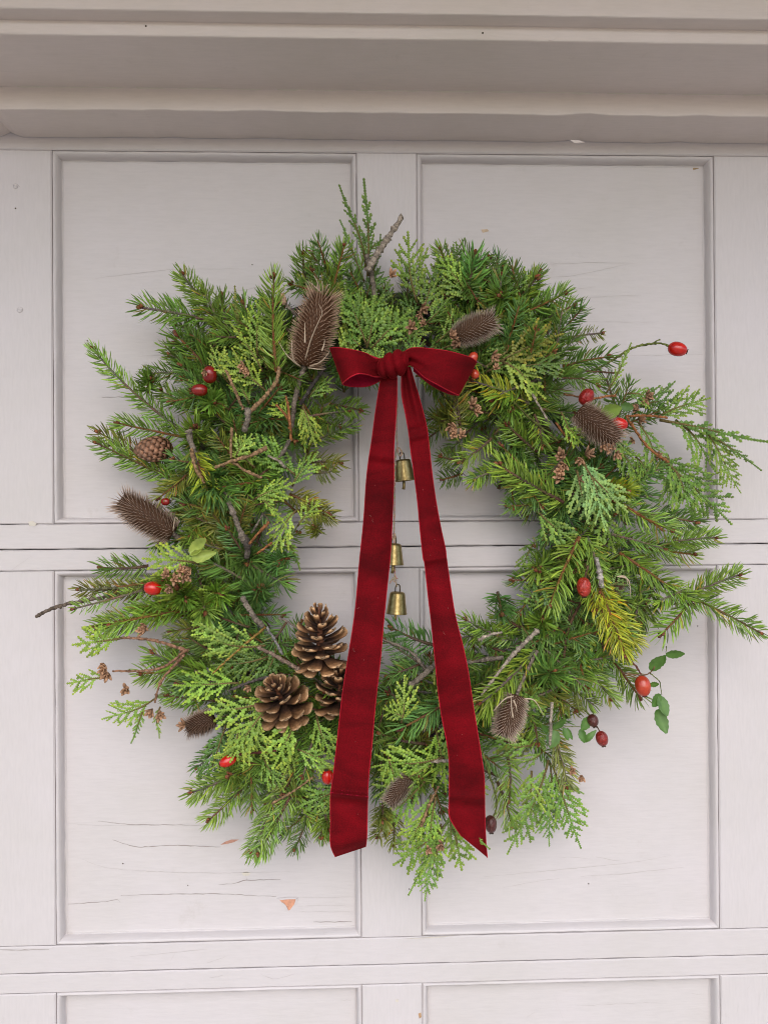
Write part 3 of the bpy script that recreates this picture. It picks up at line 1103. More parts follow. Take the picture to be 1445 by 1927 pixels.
for ln in FIRS.replace('\n', '|').split('|'):
    q = ln.split()
    if len(q) < 7:
        continue
    fir(float(q[0]), float(q[1]), float(q[2]), float(q[3]), q[4], float(q[5]), float(q[6]))
fir(1112, 1110, 1160, 1225, 'y', .075, .085, False)
fir(1128, 1100, 1190, 1215, 'y', .072, .08, False)
fir(1100, 1060, 1120, 1150, 'l', .07, .08)
fir(720, 690, 640, 700, 'd', .05, .055)
fir(790, 690, 880, 700, 'm', .05, .055)
fir(800, 700, 850, 760, 'm', .055, .06)
fir(740, 690, 730, 590, 'd', .035, .04)
fir(1045, 640, 1132, 622, 'o', .05, .055, pool=SPARSE)
fir(300, 1095, 205, 1108, 'o', .05, .05, pool=SPARSE)
fir(270, 1110, 140, 1150, 'm', .055, .05, pool=SPARSE)
fir(560, 790, 655, 770, 'd', .055, .055, pool=SPARSE)
for q in '''284 712 30 l|405 757 32 m|366 805 32 m|386 1152 34 l|334 1108 40 l|418 1118 34 m|487 1105 36 b|430 1462 30 m|790 1462 28 m|1020 1165 36 m
1008 1072 34 m|945 1150 30 b|940 562 34 m|850 798 30 o|1078 1075 30 m|960 770 32 m|700 1240 26 b|555 830 28 d|590 990 24 o|520 1060 30 b
350 1130 28 m|720 1545 26 o|1180 920 26 y|620 1560 22 m|1000 640 28 m|310 1090 26 l'''.replace('\n', '|').split('|'):
    a = q.split()
    rosette(float(a[0]), float(a[1]), float(a[2]), a[3], 0.082)
rosette(405, 925, 52, 'b', 0.095, tilt=-70, pool=LONG, bud=False)
rosette(1043, 1262, 50, 'g', 0.095, tilt=75, pool=LONG)
rosette(490, 1105, 42, 'b', 0.088, tilt=60, pool=LONG)
rosette(465, 1062, 44, 'b', 0.085, tilt=-80, pool=LONG)
rosette(855, 770, 42, 'o', 0.085, tilt=60, pool=LONG)

CEDS = '''
690 510 650 345 d n .045 .05|692 520 698 335 d n .05 .05|690 480 720 440 d n .05 .05|785 570 752 440 m f .06 .065|800 590 874 443 d l .05 .06|790 600 830 490 m f .06 .06
690 650 640 540 m f .085 .09|690 655 705 555 m f .085 .09|700 655 770 580 m f .085 .09|680 655 640 620 m f .08 .08|610 560 560 515 o f .06 .065|625 570 620 520 o f .06 .06
455 650 434 538 o n .065 .07|485 670 478 560 Y f .075 .08|495 700 440 600 Y n .075 .08|500 735 405 668 Y f .085 .09|470 760 440 700 m f .08 .08|570 765 595 840 Y f .085 .085
572 760 565 850 Y n .08 .08|580 750 625 708 m f .075 .08|545 790 515 755 Y f .08 .085|445 860 470 815 l f .09 .095|478 940 552 908 Y f .085 .09|485 930 545 985 l n .085 .085
550 915 597 850 m f .07 .075|540 1015 572 1070 m n .06 .055|375 1060 268 1048 Y f .08 .085|350 1075 262 1090 Y n .075 .08|235 1200 134 1213 l f .06 .06|200 1205 175 1180 l f .06 .06
200 1275 125 1287 l f .06 .06|292 1315 198 1365 l f .06 .06|270 1335 253 1402 m n .06 .06|302 1330 290 1388 m n .06 .06|500 1215 360 1212 l f .085 .085|505 1235 400 1265 d f .08 .08
450 1285 325 1300 l f .08 .08|490 1325 385 1345 l f .09 .09|505 1330 425 1430 l f .095 .095|425 1365 384 1505 d l .07 .07|470 1345 500 1440 l f .09 .09|450 1360 435 1440 l f .09 .09
560 1350 515 1450 Y f .085 .085|595 1345 625 1435 l f .08 .085|560 1410 630 1440 l f .08 .085|600 1420 625 1475 l f .08 .08|645 1480 555 1522 m f .06 .065|640 1490 600 1560 m f .06 .06
755 1360 762 1273 l f .085 .09|760 1350 722 1335 l f .085 .09|835 1425 700 1440 l f .08 .085|810 1440 700 1495 m f .08 .08|800 1470 718 1560 m f .075 .075|812 1495 785 1600 m f .075 .075
830 1550 792 1702 m l .08 .08|840 1550 748 1640 m f .08 .08|850 1545 872 1640 m f .08 .08|838 1520 915 1605 m n .105 .12|820 1560 830 1660 m n .08 .08
1032 1430 968 1618 m l .06 .06|1035 1435 1030 1600 m l .055 .055|1040 1440 1088 1605 m l .06 .06|1040 1470 1102 1490 m n .06 .06|1005 1400 915 1410 m f .065 .065|1020 1415 955 1448 m f .065 .065
1140 740 1195 648 m n .065 .07|1170 765 1290 740 d f .06 .06|1235 785 1332 738 m f .06 .065|1240 790 1445 842 d n .06 .07|1330 815 1438 880 d n .06 .065|1320 800 1392 932 m l .06 .06
1200 795 1245 890 m f .065 .065|1225 845 1388 985 m l .06 .06|1250 860 1320 975 m f .06 .06|1255 855 1270 960 m f .055 .055|1195 860 1225 905 m f .065 .065|1270 790 1360 880 m f .055 .055
1090 865 1155 990 p f .095 .1|1085 885 1105 985 p f .095 .1|1105 890 1180 965 p f .095 .1|1095 860 1130 940 p f .09 .095|1055 775 1075 835 m n .09 .09|1060 800 1100 835 l f .09 .09
940 680 1055 615 o f .08 .085|945 680 1030 745 Y f .085 .085|915 700 1010 660 m f .075 .08|900 700 960 770 m f .075 .08|820 645 875 590 m f .08 .08|835 655 885 630 m f .08 .08
700 600 730 525 d f .05 .06|690 600 655 530 m f .05 .06|740 640 770 575 d f .06 .07|720 640 715 560 m f .06 .07|760 650 800 600 m f .07 .075|650 650 620 590 d f .05 .06|690 560 715 500 d f .045 .05|780 620 760 550 d f .05 .055|800 660 850 640 d f .06 .06|850 700 800 720 d f .05 .05
430 720 395 650 l f .075 .08|540 690 500 620 m f .07 .075|480 880 430 820 l f .085 .09|560 990 600 940 l f .07 .075|430 1200 360 1170 l f .08 .085|520 1290 470 1350 l f .085 .09|690 1430 640 1490 l f .07 .075
880 1440 905 1510 l f .07 .07|730 1420 760 1500 l f .08 .085|1000 1450 1000 1540 l f .06 .06|1110 800 1190 850 m f .08 .085|1150 830 1230 930 m l .07 .065|870 540 820 480 l f .06 .065|960 560 985 500 m f .055 .06|1020 1150 985 1100 m f .065 .065|480 1390 400 1460 l l .08 .08|610 640 570 590 l f .07 .075
735 700 690 640 m f .075 .085|745 700 745 630 d f .07 .08|760 695 800 640 m f .075 .085|690 700 640 650 d f .06 .07|800 690 850 650 d f .07 .08|720 705 700 650 l f .08 .09|775 690 770 620 m f .08 .09
685 530 645 410 d n .05 .055|700 530 722 440 d n .05 .055|670 540 690 430 m n .045 .05|820 1500 800 1620 l f .085 .085|800 1530 760 1600 l f .08 .085|845 1530 850 1610 m f .085 .085|815 1580 775 1690 m n .075 .075
1140 1105 1190 1080 d f .065 .07|1105 1165 1095 1240 Y f .065 .07|1005 1020 975 1085 d f .05 .055|800 610 850 560 m f .075 .08|960 640 920 690 m f .06 .07|1180 740 1240 750 m f .065 .065
'''
for ln in CEDS.replace('\n', '|').split('|'):
    q = ln.split()
    if len(q) < 8:
        continue
    cedar(float(q[0]), float(q[1]), float(q[2]), float(q[3]), q[4], float(q[6]), float(q[7]), q[5])

TW = [
    ([(690, 510), (712, 475), (735, 440), (756, 408)], 9, 6.5, PALE, .07), ([(690, 480), (700, 520), (705, 560)], 7, 6, GREY, .06), ([(426, 697), (438, 725), (458, 770)], 4, 3.5, TAN, .095), ([(470, 775), (500, 745), (520, 718), (526, 690)], 6, 4.5, TAN, .095),
    ([(467, 770), (466, 790), (460, 812)], 9, 7, GREY, .095), ([(435, 862), (435, 830), (437, 806)], 3, 3.5, TAN, .095), ([(405, 880), (435, 868), (470, 858), (503, 842)], 4, 5.5, TAN, .098), ([(438, 868), (460, 885), (493, 899)], 3.5, 4, TAN, .096),
    ([(565, 762), (585, 730), (612, 690)], 5, 5, (0.07, 0.06, 0.055), .085), ([(545, 828), (535, 848), (524, 862)], 6, 3, GREY, .09), ([(548, 830), (543, 790), (520, 762)], 4, 3, ORN, .088), ([(547, 815), (543, 770), (538, 745)], 3.5, 3, ORN, .09), ([(505, 858), (525, 868), (537, 880)], 3, 4, PALE, .08),
    ([(430, 945), (447, 985), (460, 1022)], 6, 7, GREY, .098), ([(464, 1012), (466, 1035), (464, 1050)], 10, 7, (0.12, 0.10, 0.085), .096), ([(466, 1028), (485, 1005), (507, 982)], 3, 3.5, ORN, .1), ([(484, 1042), (512, 1021)], 3, 3, ORN, .096), ([(474, 1002), (495, 968)], 3, 2.5, GREY, .09),
    ([(456, 1123), (468, 1145), (482, 1165), (495, 1178)], 7, 7, GREY, .098), ([(502, 1180), (520, 1210), (532, 1232)], 3.5, 3, (0.3, 0.28, 0.27), .095), ([(485, 1218), (520, 1235), (565, 1262)], 4, 6, (0.30, 0.21, 0.16), .095), ([(524, 1163), (545, 1172), (570, 1192)], 3, 2.5, GREY, .085),
    ([(355, 812), (362, 840), (372, 868)], 9, 6, GREY, .092), ([(360, 845), (368, 880), (385, 910)], 5, 3.5, TAN, .1), ([(1012, 1185), (960, 1238), (905, 1308)], 6, 3, PALE, .095), ([(900, 1205), (920, 1195), (945, 1190)], 4.5, 2.5, PALE, .09), ([(875, 1246), (905, 1242), (945, 1238)], 7, 6, GREY, .075),
    ([(772, 1290), (800, 1268), (822, 1245)], 8, 7, GREY, .085), ([(800, 1433), (825, 1432), (850, 1430)], 4, 5, PALE, .085), ([(793, 1555), (805, 1520), (825, 1480)], 3.5, 3, TAN, .09), ([(1038, 1322), (1036, 1360), (1034, 1402)], 4, 3.5, PALE, .095), ([(1122, 1050), (1128, 1080), (1132, 1105)], 5, 7, (0.5, 0.45, 0.4), .095),
    ([(512, 1512), (550, 1490), (590, 1462)], 3, 2.2, TAN, .088), ([(1100, 698), (1130, 700), (1163, 702)], 2, 3, BRN, .06), ([(430, 1422), (470, 1418), (520, 1412)], 2.5, 3, (0.12, 0.04, 0.03), .09), ([(1105, 752), (1130, 748), (1158, 744)], 3, 3.5, ORN, .08), ([(1178, 783), (1215, 782), (1255, 786)], 3, 3, ORN, .078),
    ([(1178, 783), (1215, 838), (1258, 870)], 3.5, 3, ORN, .078), ([(1045, 795), (1060, 815), (1078, 836)], 3, 3, ORN, .085), ([(232, 1200), (290, 1205), (355, 1225)], 3, 4.5, (0.33, 0.18, 0.11), .075), ([(212, 1263), (300, 1258), (352, 1222)], 2.5, 4, (0.33, 0.18, 0.11), .078), ([(292, 1322), (305, 1280), (348, 1232)], 2.5, 4, (0.33, 0.18, 0.11), .08),
    ([(68, 1161), (105, 1143), (160, 1130), (250, 1115)], 5, 4, (0.17, 0.13, 0.10), .05), ([(150, 1110), (210, 1107), (280, 1103)], 3, 3, (0.16, 0.16, 0.08), .055), ([(430, 1300), (455, 1290), (480, 1280), (520, 1272)], 3, 5, (0.12, 0.1, 0.09), .08), ([(400, 1268), (430, 1240), (470, 1205), (500, 1180)], 2, 3.5, (0.36, 0.22, 0.06), .092),
    ([(960, 750), (1000, 790), (1050, 830)], 3, 2.5, (0.16, 0.17, 0.05), .085), ([(985, 640), (945, 668), (915, 690)], 2.5, 3, (0.25, 0.22, 0.08), .085), ([(850, 720), (855, 770), (862, 815)], 4, 4.5, (0.3, 0.24, 0.17), .092), ([(1170, 950), (1210, 972), (1250, 1000)], 3, 3, ORN, .085), ([(1000, 740), (1015, 765), (1030, 790)], 3, 2.5, PALE, .09),
    ([(710, 1200), (770, 1225), (800, 1260)], 3, 4, GREY, .08), ([(1060, 1240), (1070, 1180), (1095, 1130)], 3, 4, BRN, .07), ([(560, 595), (540, 575), (533, 560)], 4, 4, GREY, .09),
]
for pts, r0, r1, c, d_ in TW:
    bare_twig(pts, r0, r1, c, d_ - 0.004)
# pale broken end of the twig beside the big teasel
m_ = MB()
ovoid(m_, at(532, 563, .093), at(530, 555, .095) - at(534, 572, .09), 0.014, 0.0042, 7, 6, (0.62, 0.42, 0.28))
m_.build('broken_twig_end', M['bark'], wreath)

# small open cones of the cedar
def cedar_cone_mesh(seed):
    rr = random.Random(seed)
    m_ = MB()
    for k in range(8):
        a = k * 2.4 + rr.uniform(-0.2, 0.2)
        e = (0.12 + 0.095 * k) * rr.uniform(0.85, 1.15)
        dirv = Vector((math.sin(e) * math.cos(a), math.sin(e) * math.sin(a), math.cos(e)))
        bq = rr.uniform(0.6, 1.25)
        c = (0.33 * bq, 0.185 * bq, 0.105 * bq)
        nb_ = len(m_.v)
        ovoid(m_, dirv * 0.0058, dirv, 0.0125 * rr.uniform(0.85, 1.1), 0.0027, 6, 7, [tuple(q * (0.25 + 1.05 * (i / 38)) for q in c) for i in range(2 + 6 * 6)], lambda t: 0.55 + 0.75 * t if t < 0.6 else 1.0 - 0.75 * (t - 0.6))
        # flatten each scale radially so it reads as a thin woody petal
        rdir = Vector((math.cos(a), math.sin(a), 0.0))
        rdir = (rdir - dirv * rdir.dot(dirv)).normalized()
        for i in range(nb_, len(m_.v)):
            q = Vector(m_.v[i])
            h = (q - dirv * 0.0058).dot(rdir)
            z_ = q.dot(dirv)
            m_.v[i] = tuple(q - rdir * h * 0.55 + rdir * 30.0 * max(0.0, z_ - 0.006) ** 2)
    return m_.mesh('cedar_cone', M['cone'])


CCM = [cedar_cone_mesh(k) for k in range(3)]
for q in '''460 690 1|470 700 .9|793 578 1.1|792 592 .8|775 617 1.1|798 612 .8|846 636 1.1|864 642 1.2|926 668 1.1|932 695 .8|888 764 1.2|892 775 1|850 800 1|855 818 .9|868 822 1|858 806 .9
1057 858 1.2|1060 872 1.1|1056 888 1.2|1054 900 1.1|1100 856 1.2|1092 862 .9|1150 845 1.1|1158 852 1|1132 838 1|1214 744 1|1212 752 .9|1220 745 .8|1200 790 1|1198 772 .9|315 1083 1|328 1090 1|340 1075 1|348 1082 1.1|360 1068 1|322 1102 1
270 1176 1|274 1188 1.1|195 1248 .9|196 1260 1|204 1266 1.1|238 1297 1.1|287 1334 1.1|300 1342 1|350 1364 1|832 1588 1|805 1598 .8|735 521 1|1088 900 .8|1234 858 .9|1190 826 .8|390 700 .7|505 1290 .7|470 1290 .8|1095 1460 .8|1075 1450 .8'''.replace('\n', '|').split('|'):
    a = q.split()
    o = bpy.data.objects.new('cedar_cone', random.choice(CCM))
    COL.objects.link(o)
    o.parent = wreath
    dd = 0.062 if float(a[0]) < 300 or float(a[0]) > 1180 else 0.098
    dirv = Vector((random.uniform(-0.8, 0.8), -1, random.uniform(-0.9, 0.6))).normalized()
    o.matrix_local = Matrix.Translation(at(float(a[0]), float(a[1]), dd) - WO) @ dirv.to_track_quat('Z', 'Y').to_matrix().to_4x4() @ Matrix.Scale(float(a[2]) * 0.85, 4)
    v = random.uniform(0.8, 1.3)
    o.color = (v, v, v, 1)

# ------------------------------------------------------------------ pine cones
def cone_scale_mesh():
    m_ = MB()
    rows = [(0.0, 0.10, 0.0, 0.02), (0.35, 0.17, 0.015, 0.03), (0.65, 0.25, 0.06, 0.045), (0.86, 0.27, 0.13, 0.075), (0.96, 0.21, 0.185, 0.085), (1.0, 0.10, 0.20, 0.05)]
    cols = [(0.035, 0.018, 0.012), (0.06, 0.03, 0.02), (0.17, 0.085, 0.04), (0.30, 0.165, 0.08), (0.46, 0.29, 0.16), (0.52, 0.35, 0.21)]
    vs, cs, fs = [], [], []
    for (x, wv, z, th), c in zip(rows, cols):
        for s, zc in ((-1, 0.0), (0, -0.035), (1, 0.0)):
            vs.append((x, wv * s, z + zc * (1 if x > 0.2 else 0) + th / 2))
            cs.append(c)
        for s, zc in ((1, 0.0), (0, -0.06), (-1, 0.0)):
            vs.append((x, wv * s * 0.92, z + zc - th / 2))
            cs.append(tuple(min(1, q * 1.05) for q in c))
    for i in range(len(rows) - 1):
        a, b = i * 6, i * 6 + 6
        for k in range(6):
            k2 = (k + 1) % 6
            fs.append((a + k, b + k, b + k2, a + k2))
    fs.append(tuple((len(rows) - 1) * 6 + k for k in range(6)))
    m_.add(vs, fs, cs)
    return m_.mesh('cone_scale', M['cone'])


SCALE = cone_scale_mesh()


def pine_cone(base, tip, wid, db, dt, label, n_=46, top_open=True, seed=3, tone=1.0):
    rr = random.Random(seed)
    p0, p1 = at(*base, db), at(*tip, dt)
    ax = p1 - p0
    H = ax.length
    ax.normalize()
    t_ = thing('pine_cone', label, 'pine cone', p0, 'open pine cones in the wreath')
    core = MB()
    tube(core, [p0 + ax * H * k / 6 for k in range(7)], [H * 0.05, H * 0.07, H * 0.065, H * 0.05, H * 0.035, H * 0.02, H * 0.01], 8, (0.13, 0.05, 0.025), 0.1)
    core.build('core', M['cone'], t_)
    u = ax.orthogonal().normalized()
    v = ax.cross(u)
    for i in range(n_):
        h = (i + 0.5) / n_
        a = i * 2.39996
        hh = h ** 1.4
        rad = u * math.cos(a) + v * math.sin(a)
        L = wid * PX * 0.5 * (0.82 + 0.25 * min(1, h / 0.2)) * (1.0 if h < 0.55 else 1 - (h - 0.55) * 1.35) * rr.uniform(0.9, 1.08)
        el_ = R(-46 + 104 * h ** 0.9 + rr.uniform(-7, 7))
        xd = (rad * math.cos(el_) + ax * math.sin(el_)).normalized()
        zd = (-rad * math.sin(el_) + ax * math.cos(el_)).normalized()
        yd = zd.cross(xd)
        m = Matrix((xd * L, yd * L * rr.uniform(0.9, 1.1) * (1.0 if h < 0.6 else 1 - (h - 0.6) * 0.7), zd * L)).transposed().to_4x4()
        m.translation = ax * H * (0.10 + 0.80 * hh) + rad * H * 0.035
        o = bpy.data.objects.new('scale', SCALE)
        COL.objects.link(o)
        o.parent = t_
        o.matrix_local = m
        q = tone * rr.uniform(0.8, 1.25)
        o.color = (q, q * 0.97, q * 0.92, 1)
    return t_


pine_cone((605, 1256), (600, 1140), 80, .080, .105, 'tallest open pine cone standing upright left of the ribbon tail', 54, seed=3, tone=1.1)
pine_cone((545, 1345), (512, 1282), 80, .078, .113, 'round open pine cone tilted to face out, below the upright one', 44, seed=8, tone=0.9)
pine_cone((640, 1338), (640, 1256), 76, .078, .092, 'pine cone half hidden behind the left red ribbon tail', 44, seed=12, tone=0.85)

# closed spruce cone with thin overlapping scales
def spruce_cone():
    p0, p1 = at(328, 842, .055), at(258, 848, .06)
    ax = p1 - p0
    H = ax.length
    ax.normalize()
    t_ = thing('spruce_cone', 'closed brown spruce cone lying sideways at the left edge of the wreath', 'cone', p0)
    core = MB()
    ovoid(core, (p0 + p1) / 2, ax, H * 0.96, 0.0125, 12, 8, (0.16, 0.07, 0.035))
    core.build('core', M['cone'], t_)
    sm = MB()
    vs = [(0, -0.5, 0), (0, 0.5, 0), (0.55, -0.62, 0.07), (0.55, 0.62, 0.07), (1.0, -0.32, 0.02), (1.0, 0.32, 0.02), (1.12, 0, 0.0), (0.5, 0, 0.2)]
    fs = [(0, 7, 1), (0, 2, 7), (1, 7, 3), (2, 4, 7), (3, 7, 5), (4, 6, 7), (5, 7, 6), (0, 1, 3, 5, 6, 4, 2)]
    cs = [(0.2, 0.09, 0.05)] * 2 + [(0.27, 0.13, 0.075)] * 2 + [(0.40, 0.23, 0.15)] * 3 + [(0.30, 0.15, 0.085)]
    sm.add(vs, fs, cs)
    me = sm.mesh('spruce_scale', M['cone'])
    u = ax.orthogonal().normalized()
    v = ax.cross(u)
    N = 80
    for i in range(N):
        h = (i + 0.5) / N
        a = i * 2.39996
        x = 1 - 2 * h
        r_ = 0.0134 * math.sqrt(max(0.02, 1 - x * x))
        rad = u * math.cos(a) + v * math.sin(a)
        slope = math.atan2(-x * 0.9, 1.2) * -1
        xd = (ax * math.cos(slope) + rad * math.sin(slope) * 0.55).normalized()
        zd = rad - xd * rad.dot(xd)
        zd.normalize()
        yd = zd.cross(xd)
        s = 0.0075
        m = Matrix((xd * s, yd * s * 1.05, zd * s)).transposed().to_4x4()
        m.translation = ax * H * (0.02 + 0.90 * h) + rad * r_
        o = bpy.data.objects.new('scale', me)
        COL.objects.link(o)
        o.parent = t_
        o.matrix_local = m
        q = random.uniform(0.8, 1.2)
        o.color = (q, q, q, 1)


spruce_cone()


# ------------------------------------------------------------------ teasels
def teasel_meshes(seed, n_sp=640):
    """unit head: axis +X from 0 to 1, half width 0.29; spines spiral round it"""
    rr = random.Random(seed)
    hd, sp = MB(), MB()
    W = 0.185

    def rad(h):
        return W * (max(0.0, math.sin(math.pi * (0.09 + 0.85 * h))) ** 0.40)
    rows = []
    tube(hd, [Vector((h, 0, 0)) for h in np.linspace(0, 0.97, 12)], [rad(h) for h in np.linspace(0, 1, 12)], 14, [(0.085, 0.045, 0.024)] * 12)
    for i in range(n_sp):
        h = (i + 0.5) / n_sp
        a = i * 2.39996
        r_ = rad(h)
        er = Vector((0, math.cos(a), math.sin(a)))
        p = Vector((h * 0.97, 0, 0)) + er * r_ * 0.97
        fw = 0.05 + 0.9 * h ** 2.6 + rr.uniform(-0.15, 0.15)
        d = (er + Vector((fw, 0, 0)) + Vector((0, rr.uniform(-.16, .16), rr.uniform(-.16, .16)))).normalized()
        L = 0.112 * rr.uniform(0.75, 1.25) * (1.0 + 0.75 * max(0, h - 0.82) / 0.18)
        side = d.orthogonal().normalized()
        s2 = d.cross(side)
        w_ = 0.0080
        q = rr.uniform(0.75, 1.2)
        c0, c1 = (0.15 * q, 0.085 * q, 0.05 * q), (0.86 * q, 0.73 * q, 0.62 * q)
        bend = p + d * L * 0.55 + Vector((0.006, 0, 0))
        vs = [p + side * w_, p - side * w_ * 0.5 + s2 * w_ * 0.87, p - side * w_ * 0.5 - s2 * w_ * 0.87,
              bend + side * w_ * 0.55, bend - side * w_ * 0.28 + s2 * w_ * 0.48, bend - side * w_ * 0.28 - s2 * w_ * 0.48, p + d * L + Vector((0.02, 0, 0))]
        sp.add(vs, [(0, 1, 4, 3), (1, 2, 5, 4), (2, 0, 3, 5), (3, 4, 6), (4, 5, 6), (5, 3, 6)], [c0, c0, c0, tuple((x + y) / 2 for x, y in zip(c0, c1))] + [tuple((x + y) / 2 for x, y in zip(c0, c1))] * 2 + [c1])
    return hd.mesh('teasel_head', M['teasel']), sp.mesh('teasel_spines', M['teasel'], False)


TM = [teasel_meshes(5), teasel_meshes(6, 560)]
BR = (0.52, 0.41, 0.30)


def teasel(base, tip, hw, db, dt, label, variant=0, col=(1, 1, 1), stem=None, bracts=()):
    p0, p1 = at(*base, db), at(*tip, dt)
    t_ = thing('teasel', label, 'teasel', p0, 'dried teasel heads in the wreath')
    L = (p1 - p0).length
    s = hw * PX / 0.31
    m = frame_matrix(p0, p1, None, random.uniform(0, 6), 1.0) @ Matrix.Diagonal((L / 1.05, s, s, 1))
    m.translation = (0, 0, 0)
    for nm, me in (('seed_head', TM[variant][0]), ('spines', TM[variant][1])):
        o = bpy.data.objects.new(nm, me)
        COL.objects.link(o)
        o.parent = t_
        o.matrix_local = m
        o.color = (*col, 1)
        if nm == 'spines':
            o['kind'] = 'stuff'
    if stem:
        bare_twig([base] + stem[0], stem[1], stem[1] * 0.9, (0.25, 0.20, 0.16), db, db - 0.02, 'stem', 0.25, t_)
    for pts, dl in bracts:
        n2 = 12
        P = spline(pts, n2)
        m_ = MB()
        tube(m_, [at(q[0], q[1], dl[0] + (dl[1] - dl[0]) * math.sin(math.pi * 0.5 * i / (n2 - 1))) for i, q in enumerate(P)], [PX * 1.55 * (1 - 0.8 * (i / (n2 - 1))) for i in range(n2)], 5, BR)
        m_.build('bract', M['teasel'], t_)
    return t_


teasel((574, 688), (612, 545), 44, .085, .10, 'largest teasel head with long pale bracts, upright left of the bow', 0, (0.95, 0.8, 0.68), ([(560, 730), (552, 775), (546, 830)], 7),
       [([(572, 686), (585, 640), (602, 600), (607, 588), (600, 572)], (.09, .136)), ([(566, 690), (552, 675), (549, 640)], (.09, .115)), ([(580, 690), (605, 680), (625, 655)], (.09, .112)), ([(580, 692), (600, 695), (613, 694)], (.09, .105)),
        ([(562, 688), (540, 668), (524, 642)], (.09, .1)), ([(600, 545), (597, 530), (590, 518)], (.1, .11)), ([(608, 548), (606, 530), (608, 530)], (.1, .11)), ([(612, 548), (618, 536), (622, 536)], (.1, .11)), ([(604, 550), (588, 535), (580, 530)], (.1, .105)), ([(574, 645), (574, 620), (574, 607)], (.13, .132)), ([(606, 660), (610, 648), (611, 639)], (.128, .132))])
teasel((856, 634), (936, 600), 31, .088, .098, 'small grey teasel head lying above the right loop of the bow', 1, (0.95, 0.92, 0.9))
teasel((326, 1004), (220, 936), 38, .07, .078, 'dark teasel head poking out of the left edge of the wreath', 0, (0.8, 0.72, 0.68), ([(340, 1015), (356, 1026)], 7), [([(326, 1003), (330, 975), (337, 980)], (.075, .085))])
teasel((1088, 772), (1165, 836), 35, .095, .10, 'dark teasel head with a rose hip at its lower end, at upper right', 0, (0.8, 0.72, 0.68))
teasel((972, 1308), (946, 1388), 32, .095, .10, 'teasel head pointing down, right of the right ribbon tail', 0, (0.9, 0.84, 0.8), ([(988, 1270), (1010, 1225)], 5), [([(968, 1310), (950, 1315), (928, 1338)], (.1, .11)), ([(985, 1315), (1005, 1318), (1022, 1345)], (.095, .095)), ([(965, 1350), (962, 1330), (962, 1305)], (.122, .128)), ([(966, 1318), (971, 1330), (972, 1340)], (.12, .124))])
teasel((404, 1352), (348, 1372), 27, .072, .075, 'small dark teasel head at the lower left edge under cedar sprays', 1, (0.55, 0.46, 0.4))
teasel((768, 1462), (728, 1516), 22, .085, .09, 'teasel tip peeping out between the ribbon tails', 1, (0.72, 0.68, 0.66))
teasel((1170, 1085), (1150, 1120), 16, .06, .065, 'shaggy teasel scrap half hidden behind yellow fir at right', 1, (0.62, 0.55, 0.5), None, [([(1165, 1085), (1182, 1092), (1186, 1125)], (.07, .07)), ([(1160, 1085), (1176, 1085), (1180, 1100)], (.07, .07))])


# ------------------------------------------------------------------ rose hips
def leaf(parent, base, tip, wpx, d, col, curl=0.25, name='leaf', fold=0.25):
    """small oval leaf with a midrib fold, serrated edge"""
    p0, p1 = at(*base, d), at(*tip, d + 0.006)
    L = (p1 - p0).length
    mt = frame_matrix(p0, p1, None, R(random.uniform(-25, 25)), 1.0)
    m_ = MB()
    vs, cs, fs = [], [], []
    n2 = 9
    for i in range(n2 + 1):
        t = i / n2
        wv = wpx * PX * 0.5 * math.sin(math.pi * (0.04 + 0.92 * t) ** 0.85) ** 0.8
        for k in range(5):
            s = (k - 2) / 2
            sw = wv * (1 + (0.08 if i % 2 else -0.05) * (abs(s) == 1))
            v = Vector((L * t, sw * s, abs(s) * fold * wv + curl * L * t * t - curl * L * 0.5 * t))
            vs.append(mt @ v)
            q = 1.12 if k == 2 else random.uniform(0.85, 1.05)
            cs.append((q, q, q))
    for i in range(n2):
        for k in range(4):
            a = i * 5 + k
            fs.append((a, a + 1, a + 6, a + 5))
    m_.add(vs, fs, cs)
    o = m_.build(name, M['leaf'], parent)
    o.color = (*col, 1)
    return o


LG = (0.095, 0.205, 0.040)
LY = (0.40, 0.50, 0.11)
RED, DRED, ORED, BROWN = (0.55, 0.012, 0.006), (0.24, 0.010, 0.008), (0.50, 0.055, 0.022), (0.085, 0.016, 0.012)


def rose_hip(cx, cy, rl, rw, ang, col, label, d=0.09, dry=False, stem=None, leaves=(), extra_stems=(), calyx=True):
    """ang: direction of the calyx end in the picture, degrees (0 right, 90 up)"""
    c = at(cx, cy, d)
    t_ = thing('rose_hip', label, 'rose hip', c, 'rose hips in the wreath')
    a = R(ang)
    ax = Vector((math.cos(a), -0.25, math.sin(a))).normalized()
    m_ = MB()
    ovoid(m_, c, ax, 2 * rl * PX, rw * PX, 16, 12, prof=lambda t: 1.0 + 0.06 * math.cos(t * 5))
    o = m_.build('hip', M['hip_dry'] if dry else M['hip'], t_, True, c)
    o.color = (*col, 1)
    if calyx:
        k_ = MB()
        e = c + ax * rl * PX * 0.93
        ovoid(k_, e, ax, rl * PX * 0.30, rw * PX * 0.30, 8, 5, (0.05, 0.035, 0.025))
        for j in range(5):
            b = j * 1.257
            u = ax.orthogonal().normalized()
            v = ax.cross(u)
            q = (u * math.cos(b) + v * math.sin(b)) * rw * PX * 0.28
            ovoid(k_, e + q * 0.8 + ax * 0.0006, ax * 0.7 + q.normalized(), 0.0028, 0.0007, 5, 4, (0.07, 0.045, 0.03))
        k_.build('calyx', M['bark'], o)
    for pts, r0, cc in ([stem] if stem else []) + list(extra_stems):
        bare_twig(pts, r0, r0 * 0.7, cc, d - 0.004, d - 0.001, 'stem', 0.3, t_)
    for (b, tp, wpx, cc, cu) in leaves:
        leaf(t_, b, tp, wpx, d - 0.003, cc, cu)
    return t_


